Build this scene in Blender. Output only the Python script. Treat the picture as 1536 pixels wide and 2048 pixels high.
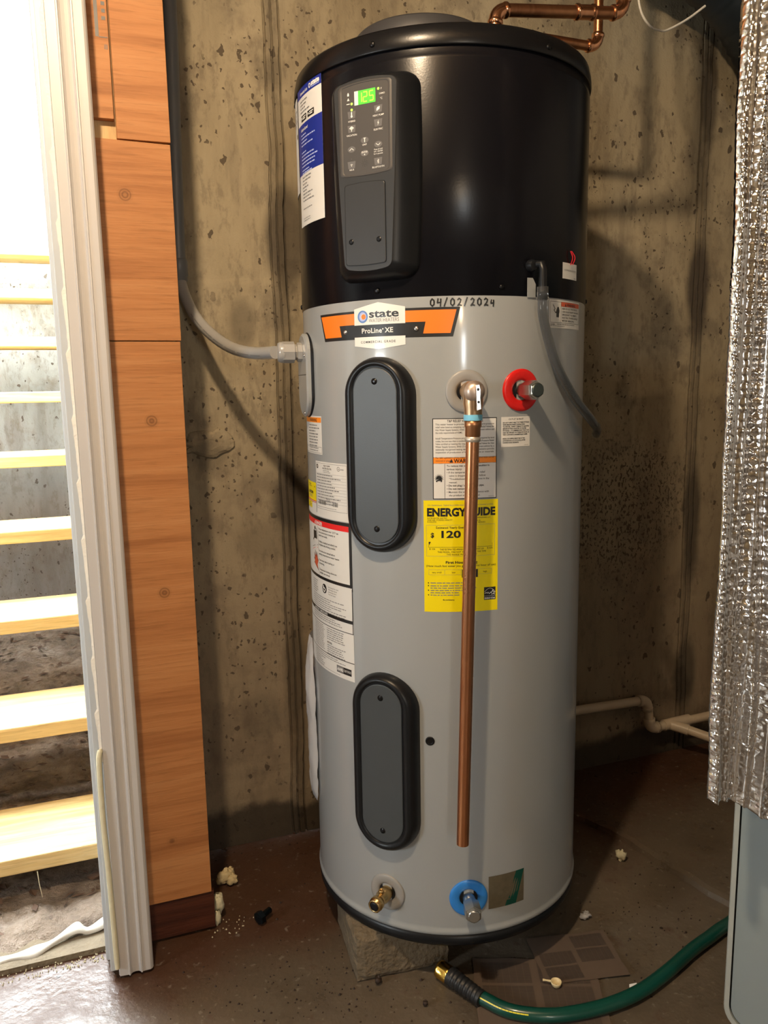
import bpy, bmesh, math, random
from mathutils import Vector, Matrix, noise
S = bpy.context.scene
C = S.collection
for o in list(bpy.data.objects): bpy.data.objects.remove(o)
rad, sin, cos, PI = math.radians, math.sin, math.cos, math.pi

# ------------------------------------------------------------------ camera
CAM = Vector((-0.66632462, -1.49658961, 1.15396334))
cr = Vector((0.94071488, -0.33874507, -0.01752972)); cu = Vector((0.06964479, 0.1423123, 0.98736863)); cf = Vector((0.33197156, 0.93005322, -0.15746713))
cd = bpy.data.cameras.new('camera'); cam = bpy.data.objects.new('camera', cd); C.objects.link(cam)
cd.sensor_fit = 'VERTICAL'; cd.sensor_height = 24; cd.lens = 1572.66/2048*24; cd.clip_start = .02
cam.matrix_world = Matrix(((cr.x, cu.x, -cf.x, CAM.x), (cr.y, cu.y, -cf.y, CAM.y), (cr.z, cu.z, -cf.z, CAM.z), (0, 0, 0, 1)))
S.camera = cam
# ------------------------------------------------------------------ world and lights
w = bpy.data.worlds.new('overcast_sky'); S.world = w; w.use_nodes = True
bg = w.node_tree.nodes['Background']; bg.inputs[0].default_value = (.90, .97, 1, 1); bg.inputs[1].default_value = 48.0
def light(name, kind, loc, energy, color, **kw):
    l = bpy.data.lights.new(name, kind); l.energy = energy; l.color = color
    for k, v in kw.items(): setattr(l, k, v)
    o = bpy.data.objects.new(name, l); C.objects.link(o); o.location = loc
    return o
LAMP = (-.80, -1.02, 2.24); LAMP2 = (-.70, -3.94, 1.86)
light('bulb_light', 'POINT', LAMP, 92, (1, .76, .50), shadow_soft_size=.04)
light('bulb_light', 'POINT', LAMP2, 34, (1, .74, .46), shadow_soft_size=.04)
# the open bulkhead doorway: portal that guides sky light in
p = light('sky_portal', 'AREA', (-1.19, .70, 1.12), 1, (1, 1, 1), shape='RECTANGLE', size=1.05, size_y=2.15); p.data.cycles.is_portal = True
p.rotation_euler = (rad(-90), 0, 0)
# portals for two added, unseen openings that bring in cool fill daylight
p = light('fill_window_portal', 'AREA', (-2.83, -1.0, 1.15), 1, (1, 1, 1), shape='RECTANGLE', size=.5, size_y=.5); p.data.cycles.is_portal = True
p.rotation_euler = (0, rad(-90), 0)
p = light('fill_window_portal', 'AREA', (-.75, -5.23, 1.55), 1, (1, 1, 1), shape='RECTANGLE', size=.26, size_y=.5); p.data.cycles.is_portal = True
p.rotation_euler = (rad(90), 0, 0)
S.view_settings.view_transform = 'Standard'; S.view_settings.look = 'None'; S.view_settings.exposure = 0; S.view_settings.gamma = 1
S.view_settings.use_curve_mapping = False

# ------------------------------------------------------------------ materials
def srgb(r, g, b):
    f = lambda c: (c/12.92 if c <= .04045 else ((c+.055)/1.055)**2.4)
    return (f(r/255), f(g/255), f(b/255), 1)
class NT:
    def __init__(s, name):
        s.m = bpy.data.materials.new(name); s.m.use_nodes = True; s.t = s.m.node_tree; s.b = s.t.nodes['Principled BSDF']
        s.tc = None
    def n(s, typ, **kw):
        x = s.t.nodes.new('ShaderNode'+typ)
        for k, v in kw.items():
            if k.startswith('i_'):
                x.inputs[k[2:].replace('_', ' ')].default_value = v
            else: setattr(x, k, v)
        return x
    def l(s, a, b): s.t.links.new(a, b)
    def co(s):
        if not s.tc: s.tc = s.n('TexCoord')
        return s.tc.outputs['Object']
    def mapped(s, scale=(1, 1, 1), loc=(0, 0, 0), rot=(0, 0, 0)):
        m = s.n('Mapping'); m.inputs['Scale'].default_value = scale; m.inputs['Location'].default_value = loc; m.inputs['Rotation'].default_value = rot
        s.l(s.co(), m.inputs['Vector']); return m.outputs[0]
    def noise(s, scale, detail=4, rough=.55, vec=None, dist=0):
        x = s.n('TexNoise'); x.inputs['Scale'].default_value = scale; x.inputs['Detail'].default_value = detail
        x.inputs['Roughness'].default_value = rough; x.inputs['Distortion'].default_value = dist
        s.l(vec if vec is not None else s.co(), x.inputs['Vector']); return x.outputs['Fac']
    def ramp(s, fac, stops):
        x = s.n('ValToRGB'); e = x.color_ramp.elements
        while len(e) < len(stops): e.new(.5)
        for i, (p_, c) in enumerate(stops):
            e[i].position = p_; e[i].color = c if len(c) == 4 else (*c, 1)
        s.l(fac, x.inputs[0]); return x.outputs[0]
    def step(s, fac, a, b):
        x = s.n('MapRange'); x.inputs['From Min'].default_value = a; x.inputs['From Max'].default_value = b
        x.interpolation_type = 'SMOOTHSTEP'; s.l(fac, x.inputs['Value']); return x.outputs[0]
    def mix(s, fac, a, b, mode='MIX'):
        x = s.n('Mix', data_type='RGBA', blend_type=mode)
        for v, i in ((fac, 0), (a, 6), (b, 7)):
            if isinstance(v, (int, float)): x.inputs[i].default_value = v
            elif isinstance(v, tuple): x.inputs[i].default_value = v
            else: s.l(v, x.inputs[i])
        return x.outputs[2]
    def math(s, op, a, b=None):
        x = s.n('Math', operation=op)
        for v, i in ((a, 0), (b, 1)):
            if v is None: continue
            if isinstance(v, (int, float)): x.inputs[i].default_value = v
            else: s.l(v, x.inputs[i])
        return x.outputs[0]
    def col(s, v): s.l(v, s.b.inputs['Base Color'])
    def rgh(s, v): s.l(v, s.b.inputs['Roughness'])
    def bump(s, h, dist, strength=1, prev=None):
        x = s.n('Bump'); x.inputs['Distance'].default_value = dist; x.inputs['Strength'].default_value = strength
        s.l(h, x.inputs['Height'])
        if prev is not None: s.l(prev, x.inputs['Normal'])
        s.l(x.outputs[0], s.b.inputs['Normal']); return x.outputs[0]
def simple(name, color, rough=.5, metal=0, var=.06, vs=30, bump=0, bs=200, coat=0, **kw):
    t = NT(name); b = t.b
    b.inputs['Roughness'].default_value = rough; b.inputs['Metallic'].default_value = metal
    b.inputs['Coat Weight'].default_value = coat; b.inputs['Coat Roughness'].default_value = .08
    for k, v in kw.items(): b.inputs[k.replace('_', ' ')].default_value = v
    c = color if len(color) == 4 else (*color, 1)
    if var:
        f = t.noise(vs, 3)
        t.col(t.mix(f, tuple([x*(1-var) for x in c[:3]]+[1]), tuple([min(1, x*(1+var)) for x in c[:3]]+[1])))
    else: b.inputs['Base Color'].default_value = c
    if bump: t.bump(t.noise(bs, 2), bump)
    return t.m

def mat_concrete(grey=False):
    t = NT('grey_outdoor_concrete' if grey else 'cast_concrete')
    st = t.mapped((3.2, 3.2, .8)); n1 = t.noise(2.2, 6, .6, st); n2 = t.noise(9, 5, .6); fine = t.noise(220, 2)
    c = t.ramp(n1, [(.30, (.20, .205, .19)), (.52, (.30, .305, .285)), (.74, (.38, .385, .36))] if grey else [(.30, (.29, .235, .150)), (.52, (.39, .325, .215)), (.74, (.46, .385, .26))])
    c = t.mix(t.math('MULTIPLY', t.step(n2, .50, .70), .55), c, (.17, .138, .10, 1))
    c = t.mix(t.math('MULTIPLY', t.step(t.noise(5, 6, .65, t.mapped((3.5, 3.5, .5), (5, 0, 2))), .52, .62), .24), c, (.15, .12, .088, 1))
    c = t.mix(t.math('MULTIPLY', t.step(t.noise(38, 4, .7, t.mapped((1, 1, .45))), .50, .66), .40), c, (.14, .112, .08, 1))
    # browner and darker towards the bottom
    sx = t.n('SeparateXYZ'); t.l(t.co(), sx.inputs[0]); X, Z = sx.outputs[0], sx.outputs[2]
    wob = t.noise(6, 5, .6); wobc = t.math('MULTIPLY', t.math('SUBTRACT', wob, .5), .22)
    low = t.math('SUBTRACT', 1, t.step(t.math('ADD', Z, wobc), .35, 1.35))
    c = t.mix(t.math('MULTIPLY', low, .5), c, (.16, .105, .072, 1))
    # pits (bug holes)
    def pits(scale, thr, maskscale, m0, m1, sq):
        v = t.n('TexVoronoi', feature='F1'); v.inputs['Scale'].default_value = scale; v.inputs['Randomness'].default_value = 1
        nv = t.n('TexNoise'); nv.inputs['Scale'].default_value = 60; t.l(t.co(), nv.inputs['Vector'])
        mm = t.n('VectorMath', operation='MULTIPLY_ADD'); t.l(nv.outputs['Color'], mm.inputs[0]); mm.inputs[1].default_value = (.02, .02, .02); t.l(t.mapped(sq), mm.inputs[2])
        t.l(mm.outputs[0], v.inputs['Vector'])
        rnd = t.n('SeparateColor'); t.l(v.outputs['Color'], rnd.inputs[0])
        size = t.math('MULTIPLY', rnd.outputs[0], thr)
        inside = t.math('LESS_THAN', v.outputs['Distance'], size)
        return t.math('MULTIPLY', inside, t.step(t.noise(maskscale, 2), m0, m1))
    p1 = pits(26, .20, 3.0, .38, .48, (1, 1, .7)); p2 = pits(75, .32, 4.5, .46, .54, (1, 1, .8)); p3 = pits(13, .10, 2, .35, .45, (1, 1, .6))
    # rough honeycombed area right of the joint-to-heater gap
    dx = t.math('DIVIDE', t.math('SUBTRACT', X, .70), .30); dz = t.math('DIVIDE', t.math('SUBTRACT', Z, .80), .22)
    rr = t.math('SQRT', t.math('ADD', t.math('MULTIPLY', dx, dx), t.math('MULTIPLY', dz, dz)))
    hc = t.math('SUBTRACT', 1, t.step(t.math('ADD', rr, t.math('MULTIPLY', wobc, 3)), .55, 1.15))
    p4 = t.math('MULTIPLY', t.math('GREATER_THAN', t.noise(130, 2, .6, t.mapped((1, 1, .6))), .57), hc)
    pp = t.math('MAXIMUM', t.math('MAXIMUM', p1, p2), t.math('MAXIMUM', p3, p4))
    c = t.mix(t.math('MULTIPLY', pp, .85), c, (.075, .055, .038, 1))
    # stains and dark patches with their own shapes: x, z, half width, half height, darkness
    for (bx, bz, wx, wz, d) in [] if grey else [(-.243, 1.1, .024, 1.5, .38), (.974, 1.1, .022, 1.5, .35), (-.225, 1.49, .05, .13, .8), (-.175, 1.52, .025, .11, .5), (-.335, 1.30, .035, .06, .5), (-.25, 1.86, .045, .04, .35), (-.215, .92, .05, .30, .4),
                                (.972, 1.40, .042, .15, 1.0), (-.235, .88, .055, .09, .95), (.985, .74, .036, .2, .9), (.985, .27, .045, .12, .8), (.985, 1.95, .03, .16, .8), (-.43, 1.0, .05, .05, .45), (-.24, .42, .035, .14, .5), (-.33, .34, .06, .07, .35), (-.30, .78, .08, .06, .3)]:
        dx = t.math('DIVIDE', t.math('SUBTRACT', X, bx), wx); dz = t.math('DIVIDE', t.math('SUBTRACT', Z, bz), wz)
        r2 = t.math('SQRT', t.math('ADD', t.math('MULTIPLY', dx, dx), t.math('MULTIPLY', dz, dz)))
        r2 = t.math('ADD', r2, t.math('MULTIPLY', wobc, 4))
        f = t.math('MULTIPLY', t.math('SUBTRACT', 1, t.step(r2, .55, 1.2)), d)
        c = t.mix(f, c, (.085, .068, .05, 1))
    # darker, smoother band along the floor
    foot_band = t.math('SUBTRACT', 1, t.step(t.math('ADD', Z, t.math('MULTIPLY', wobc, .8)), .075, .12))
    c = t.mix(t.math('MULTIPLY', foot_band, .85), c, (.03, .024, .018, 1))
    t.col(c); t.b.inputs['Specular IOR Level'].default_value = .3
    t.rgh(t.math('SUBTRACT', .85, t.math('MULTIPLY', foot_band, .35)))
    h = t.math('SUBTRACT', t.math('ADD', t.math('MULTIPLY', n2, .6), t.math('MULTIPLY', fine, .25)), t.math('MULTIPLY', pp, 1.2))
    t.bump(h, .004); return t.m

def mat_floor():
    t = NT('damp_concrete_floor')
    sx = t.n('SeparateXYZ'); t.l(t.co(), sx.inputs[0]); X, Y = sx.outputs[0], sx.outputs[1]
    n1 = t.noise(3.5, 6, .6); n2 = t.noise(14, 5, .65); n3 = t.noise(70, 3)
    c = t.ramp(n1, [(.3, (.080, .062, .044)), (.5, (.115, .092, .067)), (.72, (.155, .127, .095))])
    wob = t.math('MULTIPLY', t.math('SUBTRACT', n1, .5), .5)
    mud = t.step(t.math('ADD', t.math('ADD', Y, wob), t.math('MULTIPLY', X, -.15)), -.12, .12)   # rusty silt towards the wall
    c = t.mix(t.math('MULTIPLY', mud, .9), c, (.060, .024, .012, 1))
    c = t.mix(t.math('MULTIPLY', t.step(n2, .58, .72), .55), c, (.07, .035, .02, 1))
    c = t.mix(t.math('MULTIPLY', t.step(n3, .62, .72), .4), c, (.28, .25, .21, 1))
    v = t.n('TexVoronoi'); v.inputs['Scale'].default_value = 28; t.l(t.co(), v.inputs['Vector'])
    sc = t.n('SeparateColor'); t.l(v.outputs['Color'], sc.inputs[0])
    specks = t.math('MULTIPLY', t.math('LESS_THAN', v.outputs['Distance'], t.math('MULTIPLY', sc.outputs[0], .12)), t.math('GREATER_THAN', sc.outputs[1], .5))
    c = t.mix(t.math('MULTIPLY', specks, .9), c, (.02, .012, .008, 1))
    t.col(c)
    t.rgh(t.ramp(n2, [(.35, (.26,)*3), (.65, (.52,)*3)]))
    t.bump(t.math('SUBTRACT', t.math('ADD', t.math('MULTIPLY', n2, .7), t.math('MULTIPLY', n3, .25)), t.math('MULTIPLY', specks, .3)), .004); return t.m

def mat_wood(name, c1, c2, c3, axis='Z', scale=1.0, rough=.6, knots=True):
    t = NT(name)
    sc = {'X': (1.2, 14, 22), 'Z': (14, 14, 1.4)}[axis]
    sc = tuple(v*scale for v in sc)
    g = t.noise(1.6, 5, .62, t.mapped(sc), .8); f = t.noise(7, 4, .6, t.mapped(tuple(v*1.6 for v in sc)))
    c = t.ramp(g, [(.32, c1), (.5, c2), (.68, c3)])
    c = t.mix(t.math('MULTIPLY', t.step(f, .5, .7), .35), c, (*[v*.6 for v in c1], 1))
    if knots:
        v = t.n('TexVoronoi'); v.inputs['Scale'].default_value = 8.5; t.l(t.mapped((1, 1, 1), (.3, .1, .7)), v.inputs['Vector'])
        d = v.outputs['Distance']
        s2 = t.n('SeparateColor'); t.l(v.outputs['Color'], s2.inputs[0]); on = t.math('GREATER_THAN', s2.outputs[0], .35)
        kn = t.math('MULTIPLY', t.math('SUBTRACT', 1, t.step(d, .07, .14)), on)
        ring = t.math('MULTIPLY', t.math('SINE', t.math('MULTIPLY', d, 160)), .5)
        c = t.mix(t.math('MULTIPLY', kn, t.math('ADD', .45, t.math('MULTIPLY', ring, .5))), c, (*[v*.35 for v in c1], 1))
    t.col(c); t.b.inputs['Roughness'].default_value = rough; t.b.inputs['Specular IOR Level'].default_value = .3
    t.bump(f, .0006); return t.m

def mat_dirt():
    t = NT('bare_soil'); n1 = t.noise(7, 8, .7); n2 = t.noise(40, 5, .7)
    c = t.ramp(n1, [(.3, (.09, .065, .048)), (.5, (.24, .185, .14)), (.72, (.42, .35, .29))])
    c = t.mix(t.math('MULTIPLY', t.step(n2, .55, .7), .5), c, (.05, .032, .022, 1)); t.col(c)
    t.b.inputs['Roughness'].default_value = .9; t.bump(t.math('ADD', n1, t.math('MULTIPLY', n2, .4)), .03); return t.m

M = {}
M['concrete'] = mat_concrete(); M['concrete_out'] = mat_concrete(True); M['floor'] = mat_floor(); M['dirt'] = mat_dirt()
M['ply'] = mat_wood('varnished_plywood', (.36, .145, .050), (.47, .205, .075), (.53, .25, .10), 'X', .8)
M['pinewood'] = mat_wood('pine_blocking', (.55, .36, .16), (.66, .46, .22), (.72, .54, .30), 'Z', 1.0, knots=False)
M['redwood'] = mat_wood('wet_sill_plate', (.035, .010, .006), (.075, .022, .012), (.11, .035, .018), 'X', 1.0, .45, knots=False)
M['tread'] = mat_wood('yellow_pine_tread', (.50, .33, .13), (.66, .47, .20), (.74, .57, .30), 'X', 1.0)
M['joist'] = mat_wood('joist_wood', (.26, .19, .12), (.36, .27, .18), (.42, .33, .22), 'X', 1, knots=False)
M['vinyl'] = simple('white_vinyl', (.53, .51, .50), .38, var=.05, vs=5)
M['vinyl_cool'] = simple('white_vinyl_jamb', (.50, .54, .58), .42, var=.03)
M['dirtyvinyl'] = simple('dirty_vinyl', (.36, .33, .28), .5, var=.15)
M['caulk'] = simple('dried_caulk', (.80, .77, .70), .6, bump=.002, bs=120)
M['foam'] = simple('yellowed_foam', (.66, .62, .44), .7, bump=.002, bs=90)
M['foamblob'] = simple('expanding_foam', (.62, .50, .28), .7, bump=.003, bs=60)
def mat_tank():
    t = NT('grey_tank_enamel'); n = t.noise(2.5, 3); c = t.mix(n, (.30, .32, .33, 1), (.335, .355, .365, 1)); t.col(c)
    t.b.inputs['Roughness'].default_value = .30; t.b.inputs['Coat Weight'].default_value = .6; t.b.inputs['Coat Roughness'].default_value = .10
    t.bump(t.noise(5, 2, .5, t.mapped((1, 1, .25))), .0012, .5); return t.m
M['tank'] = mat_tank()
M['black'] = simple('black_textured_steel', (.005, .005, .007), .23, var=.1, bump=.00006, bs=350, Specular_IOR_Level=.24)
M['lid'] = simple('black_plastic_lid', (.006, .006, .007), .28, bump=.00008, bs=300, Specular_IOR_Level=.3)
M['vent'] = simple('charcoal_plastic', (.035, .034, .036), .5)
M['charcoal'] = simple('charcoal_cover_plastic', (.045, .052, .058), .42, var=.08, vs=14, bump=.0001, bs=500)
M['blackplastic'] = simple('black_matt_plastic', (.008, .009, .011), .34, Specular_IOR_Level=.3)
M['panelface'] = simple('graphite_plastic', (.028, .029, .031), .42, Specular_IOR_Level=.35)
M['keypad'] = simple('keypad_grey', (.052, .047, .044), .5, var=.03)
M['button'] = simple('button_grey', (.125, .12, .12), .4, var=.03)
M['screw'] = simple('black_screw', (.012, .012, .013), .3, .6)
M['steel'] = simple('zinc_steel', (.55, .56, .55), .28, 1, var=.12, vs=60)
M['steelbright'] = simple('bright_screw', (.75, .75, .75), .25, 1)
M['capend'] = simple('dark_cap_face', (.10, .12, .115), .35, .8)
def mat_copper(name, c1, c2, r):
    t = NT(name); n = t.noise(14, 5, .6, t.mapped((1, 1, .35)), .5); c = t.mix(t.step(n, .35, .68), c1, c2); t.col(c)
    t.b.inputs['Metallic'].default_value = 1; t.rgh(t.ramp(n, [(.3, (r,)*3), (.7, (r+.16,)*3)])); return t.m
M['copper'] = mat_copper('copper_tube', (.72, .34, .17, 1), (.52, .22, .105, 1), .22)
M['copperfit'] = mat_copper('bright_copper_fitting', (.90, .48, .28, 1), (.72, .33, .17, 1), .12)
M['copperdark'] = mat_copper('dull_copper_tube', (.60, .30, .15, 1), (.30, .13, .07, 1), .30)
M['brass'] = simple('brass', (.62, .44, .20), .27, 1, var=.2, vs=40)
M['bronze'] = simple('cast_bronze', (.66, .44, .26), .34, 1, var=.25, vs=50)
M['bonnet'] = simple('pinkish_cast_brass', (.62, .50, .42), .42, .85, var=.2, vs=60)
M['gold'] = simple('gold_anodised', (.90, .58, .12), .22, 1)
M['greyring'] = simple('grey_ring_plastic', (.30, .295, .285), .38)
M['red'] = simple('red_ring_plastic', (.62, .012, .010), .32)
M['blue'] = simple('blue_ring_plastic', (.03, .22, .66), .32)
M['bluetape'] = simple('blue_paint_mark', (.18, .52, .74), .5)
M['solder'] = simple('dull_solder', (.62, .56, .48), .4, .7)
M['pvcgrey'] = simple('grey_pvc', (.20, .21, .22), .38)
M['flexgrey'] = simple('grey_liquidtight_jacket', (.36, .355, .345), .3, coat=.5)
M['pvc'] = simple('cream_pvc', (.55, .45, .33), .42, var=.1)
M['white'] = simple('white_print', (.78, .78, .75), .38, var=0, coat=.3)
M['paperwhite'] = simple('label_paper', (.70, .69, .66), .4, var=.03)
M['ink'] = simple('black_print', (.012, .012, .012), .4, var=0, coat=.2)
M['greyink'] = simple('grey_print', (.20, .20, .20), .45, var=0)
M['yellow'] = simple('yellow_label', (.86, .70, .0), .4, var=.03)
M['orange'] = simple('orange_print', (.95, .21, .015), .4, var=0, coat=.3)
M['orange2'] = simple('orange_warning_print', (.92, .27, .02), .4, var=0)
M['redprint'] = simple('red_print', (.75, .02, .02), .4, var=0)
M['redorange'] = simple('red_orange_print', (.60, .10, .04), .4, var=0)
M['blueprint'] = simple('deep_blue_print', (.012, .028, .26), .35, var=0)
M['bluelogo'] = simple('mid_blue_print', (.10, .22, .55), .4, var=0)
M['paleprint'] = simple('pale_blue_print', (.42, .50, .85), .4, var=0)
M['olive'] = simple('foil_sticker', (.20, .175, .12), .22, .5, var=.3, vs=70)
M['greensheen'] = simple('green_sheen', (.01, .09, .065), .2, .3)
M['rubber'] = simple('black_rubber', (.016, .017, .019), .42)
M['hose'] = simple('green_garden_hose', (.003, .062, .046), .30, var=.12, coat=.3)
M['hosestripe'] = simple('yellow_stripe', (.85, .75, .05), .4)
M['block'] = simple('solid_concrete_block', (.155, .122, .080), .9, var=.35, vs=22, bump=.006, bs=70)
M['galv'] = simple('grey_cabinet_paint', (.32, .385, .41), .36, .25, var=.08, vs=9)
M['galvedge'] = simple('pale_door_edge', (.50, .54, .52), .3, .3)
M['foil'] = simple('aluminium_foil', (.88, .88, .89), .13, 1, var=.02)
M['marker'] = simple('blue_marker', (.02, .02, .22), .5)
M['duct'] = simple('black_duct_jacket', (.010, .016, .022), .45)
M['wire'] = simple('white_cable_jacket', (.74, .72, .66), .4)
M['redwire'] = simple('red_wire', (.6, .015, .03), .4)
M['cup'] = simple('cream_plastic', (.74, .62, .36), .35)
M['newsprint'] = simple('wet_newsprint', (.120, .088, .068), .55, var=.15, vs=12)
M['newsink'] = simple('newsprint_text', (.072, .055, .046), .6, var=.1)
M['crumb'] = simple('dark_crumbs', (.03, .016, .01), .7)
M['bolt'] = simple('oily_bolt', (.012, .018, .022), .25, .7)
M['redplastic'] = simple('red_toy_plastic', (.70, .015, .02), .35)
M['leaf'] = simple('dead_leaf', (.11, .065, .042), .8, var=.3)
M['plaster'] = simple('plain_wall_paint', (.48, .465, .44), .8)
M['pads'] = simple('porcelain', (.7, .68, .62), .3)
def mat_emit(name, c, s):
    t = NT(name); t.b.inputs['Base Color'].default_value = (*c, 1); t.b.inputs['Emission Color'].default_value = (*c, 1); t.b.inputs['Emission Strength'].default_value = s; return t.m
M['lcd'] = mat_emit('lit_green_display', (.06, .55, .03), .8)
M['lcdpale'] = mat_emit('lit_display_edge', (.55, .60, .45), .6)
M['lcdseg'] = mat_emit('display_segments', (.20, 1.0, .03), 2.2)
M['led'] = mat_emit('green_led', (.35, 1, .05), 2.5)
def mat_clear(name, c, rough, alpha_mix, ior=1.45):
    t = NT(name); b = t.b; b.inputs['Base Color'].default_value = (*c, 1); b.inputs['Roughness'].default_value = rough
    b.inputs['Transmission Weight'].default_value = alpha_mix; b.inputs['IOR'].default_value = ior; return t.m
M['clearfilm'] = mat_clear('clear_film_bag', (.86, .86, .88), .22, .55, 1.15)
M['cleartube'] = mat_clear('clear_vinyl_tube', (.50, .52, .54), .06, .93, 1.3)

# ------------------------------------------------------------------ mesh helpers
class MB:
    def __init__(s): s.v = []; s.f = []; s.mi = []; s.sm = []
    def add(s, vs, fs, mi=0, smooth=False):
        k = len(s.v); s.v += [tuple(v) for v in vs]; s.f += [tuple(i+k for i in f) for f in fs]; s.mi += [mi]*len(fs); s.sm += [smooth]*len(fs)
    def box(s, x0, x1, y0, y1, z0, z1, mi=0, rot=None, o=None):
        vs = [Vector((x, y, z)) for z in (z0, z1) for y in (y0, y1) for x in (x0, x1)]
        if rot is not None: vs = [rot @ v for v in vs]
        if o is not None: vs = [v+Vector(o) for v in vs]
        s.add(vs, [(0, 2, 3, 1), (4, 5, 7, 6), (0, 1, 5, 4), (2, 6, 7, 3), (0, 4, 6, 2), (1, 3, 7, 5)], mi)
    def rings(s, rings, mi=0, smooth=True, cap0=True, cap1=True, closed=True):
        n = len(rings[0]); vs = [v for r in rings for v in r]; fs = []
        for k in range(len(rings)-1):
            for i in range(n if closed else n-1):
                j = (i+1) % n; fs.append((k*n+i, k*n+j, (k+1)*n+j, (k+1)*n+i))
        s.add(vs, fs, mi, smooth)
        if cap0: s.add(rings[0], [tuple(range(n))[::-1]], mi)
        if cap1: s.add(rings[-1], [tuple(range(n))], mi)
    def tube(s, path, r, n=12, mi=0, caps=True, smooth=True):
        path = [Vector(p_) for p_ in path]; rs = r if isinstance(r, (list, tuple)) else [r]*len(path)
        rings = []; up = None
        for i, p_ in enumerate(path):
            t = (path[min(i+1, len(path)-1)]-path[max(i-1, 0)]).normalized()
            if up is None:
                up = Vector((0, 0, 1)) if abs(t.z) < .9 else Vector((0, 1, 0))
            a = (up-t*up.dot(t)).normalized(); b = t.cross(a); up = a
            rings.append([p_+(a*cos(2*PI*k/n)+b*sin(2*PI*k/n))*rs[i] for k in range(n)])
        s.rings(rings, mi, smooth, caps, caps)
    def lathe(s, o, axis, prof, n=24, mi=0, smooth=True, caps=True, phase=0):
        o = Vector(o); t = Vector(axis).normalized(); a = (Vector((0, 0, 1)) if abs(t.z) < .9 else Vector((0, -1, 0))); a = (a-t*a.dot(t)).normalized(); b = t.cross(a)
        rings = [[o+t*h+(a*cos(2*PI*k/n+phase)+b*sin(2*PI*k/n+phase))*r for k in range(n)] for r, h in prof]
        s.rings(rings, mi, smooth, caps, caps)
    def ball(s, c, r, n=10, mi=0, sc=(1, 1, 1), nz=0, seed=0):
        rings = []
        for i in range(1, n):
            th = PI*i/n; ring = []
            for k in range(n*2):
                ph = PI*k/n; d = Vector((sin(th)*cos(ph), sin(th)*sin(ph), cos(th)))
                q = r*(1+nz*noise.noise(d*2.1+Vector((seed, 0, 0)))); ring.append(Vector((c[0]+d.x*q*sc[0], c[1]+d.y*q*sc[1], c[2]+d.z*q*sc[2])))
            rings.append(ring[::-1])
        s.rings(rings, mi)
    def build(s, name, mats, parent=None, label=None, bevel=0, seg=2, angle=35):
        me = bpy.data.meshes.new(name); 
        off = Vector((0, 0, 0))
        if parent is None and s.v:
            xs, ys, zs = zip(*s.v); off = Vector(((min(xs)+max(xs))/2, (min(ys)+max(ys))/2, min(zs)))
        if STRUCT[0]: off = Vector((0, 0, 0))
        me.from_pydata([tuple(Vector(v)-off) for v in s.v], [], s.f); 
        for m in (mats if isinstance(mats, (list, tuple)) else [mats]): me.materials.append(M[m])
        me.polygons.foreach_set('material_index', s.mi); me.polygons.foreach_set('use_smooth', s.sm); me.update()
        o = bpy.data.objects.new(name, me); C.objects.link(o); o.location = off
        if parent is not None:
            o.parent = parent
            q = parent; L = Vector((0, 0, 0))
            while q is not None: L += q.location; q = q.parent
            o.location = -L
        if label: o['label'] = label
        if bevel:
            b = o.modifiers.new('bevel', 'BEVEL'); b.width = bevel; b.segments = seg; b.limit_method = 'ANGLE'; b.angle_limit = rad(angle)
        return o
STRUCT = [False]
def thing(name, label, cat, loc, group=None):
    o = bpy.data.objects.new(name, None); C.objects.link(o); o.location = loc; o.empty_display_size = .05
    o['label'] = label; o['category'] = cat
    if group: o['group'] = group
    return o
def tag(o, label, cat, group=None, kind=None):
    o['label'] = label; o['category'] = cat
    if group: o['group'] = group
    if kind: o['kind'] = kind
    return o
def struct(o, label=None, cat=None):
    o['kind'] = 'structure'
    if label: o['label'] = label
    if cat: o['category'] = cat
    return o
def bez(pts, n=8):
    """Catmull-Rom through points"""
    pts = [Vector(p_) for p_ in pts]; out = []
    P_ = [pts[0]*2-pts[1]]+pts+[pts[-1]*2-pts[-2]]
    for i in range(1, len(P_)-2):
        a, b, c, d = P_[i-1:i+3]
        for k in range(n):
            t = k/n; out.append(.5*((2*b)+(c-a)*t+(2*a-5*b+4*c-d)*t*t+(3*b-a-3*c+d)*t**3))
    out.append(pts[-1]); return out
def elbow(c, d1, d2, r, n=8):
    """arc from direction d1 (incoming end) to d2 around corner c"""
    c = Vector(c); d1 = Vector(d1).normalized(); d2 = Vector(d2).normalized()
    return [((c+d1*r)*(1-t)**2+c*2*t*(1-t)*1.0+(c+d2*r)*t*t) for t in [k/n for k in range(n+1)]]

# ================================================================== SETTING
STRUCT[0] = True
WY = .384
# back wall (poured concrete with form-joint ribs) right of the bulkhead opening
def wall_profile():
    pts = [(-.60, 0)]
    for jx in (-.243, .974):
        pts += [(jx-.0205, 0), (jx-.0185, .007), (jx-.0165, .007), (jx-.0145, -.002), (jx-.0045, -.0015), (jx-.003, .005), (jx-.001, .005), (jx+.001, -.003), (jx+.0125, -.002), (jx+.0145, .008), (jx+.0165, .008), (jx+.0185, 0)]
    pts += [(2.30, 0)]
    return pts
mb = MB(); prof = wall_profile(); rows = []
for k in range(121):
    z = 2.42*k/120; row = []
    for (x, y) in prof:
        inj = 0 < 1 and (abs(x+.243) < .03 or abs(x-.974) < .03)
        wx = (noise.noise(Vector((0, x*3, z*5)))*.006+noise.noise(Vector((3, x*9, z*22)))*.0025) if inj else 0
        wy = noise.noise(Vector((7, x*60, z*30)))*.0022 if inj else 0
        row.append(Vector((x+wx, WY+y+wy, z)))
    rows.append(row)
mb.rings([[r[i] for r in rows] for i in range(len(prof))][::1], 0, False, False, False, closed=False)
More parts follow.
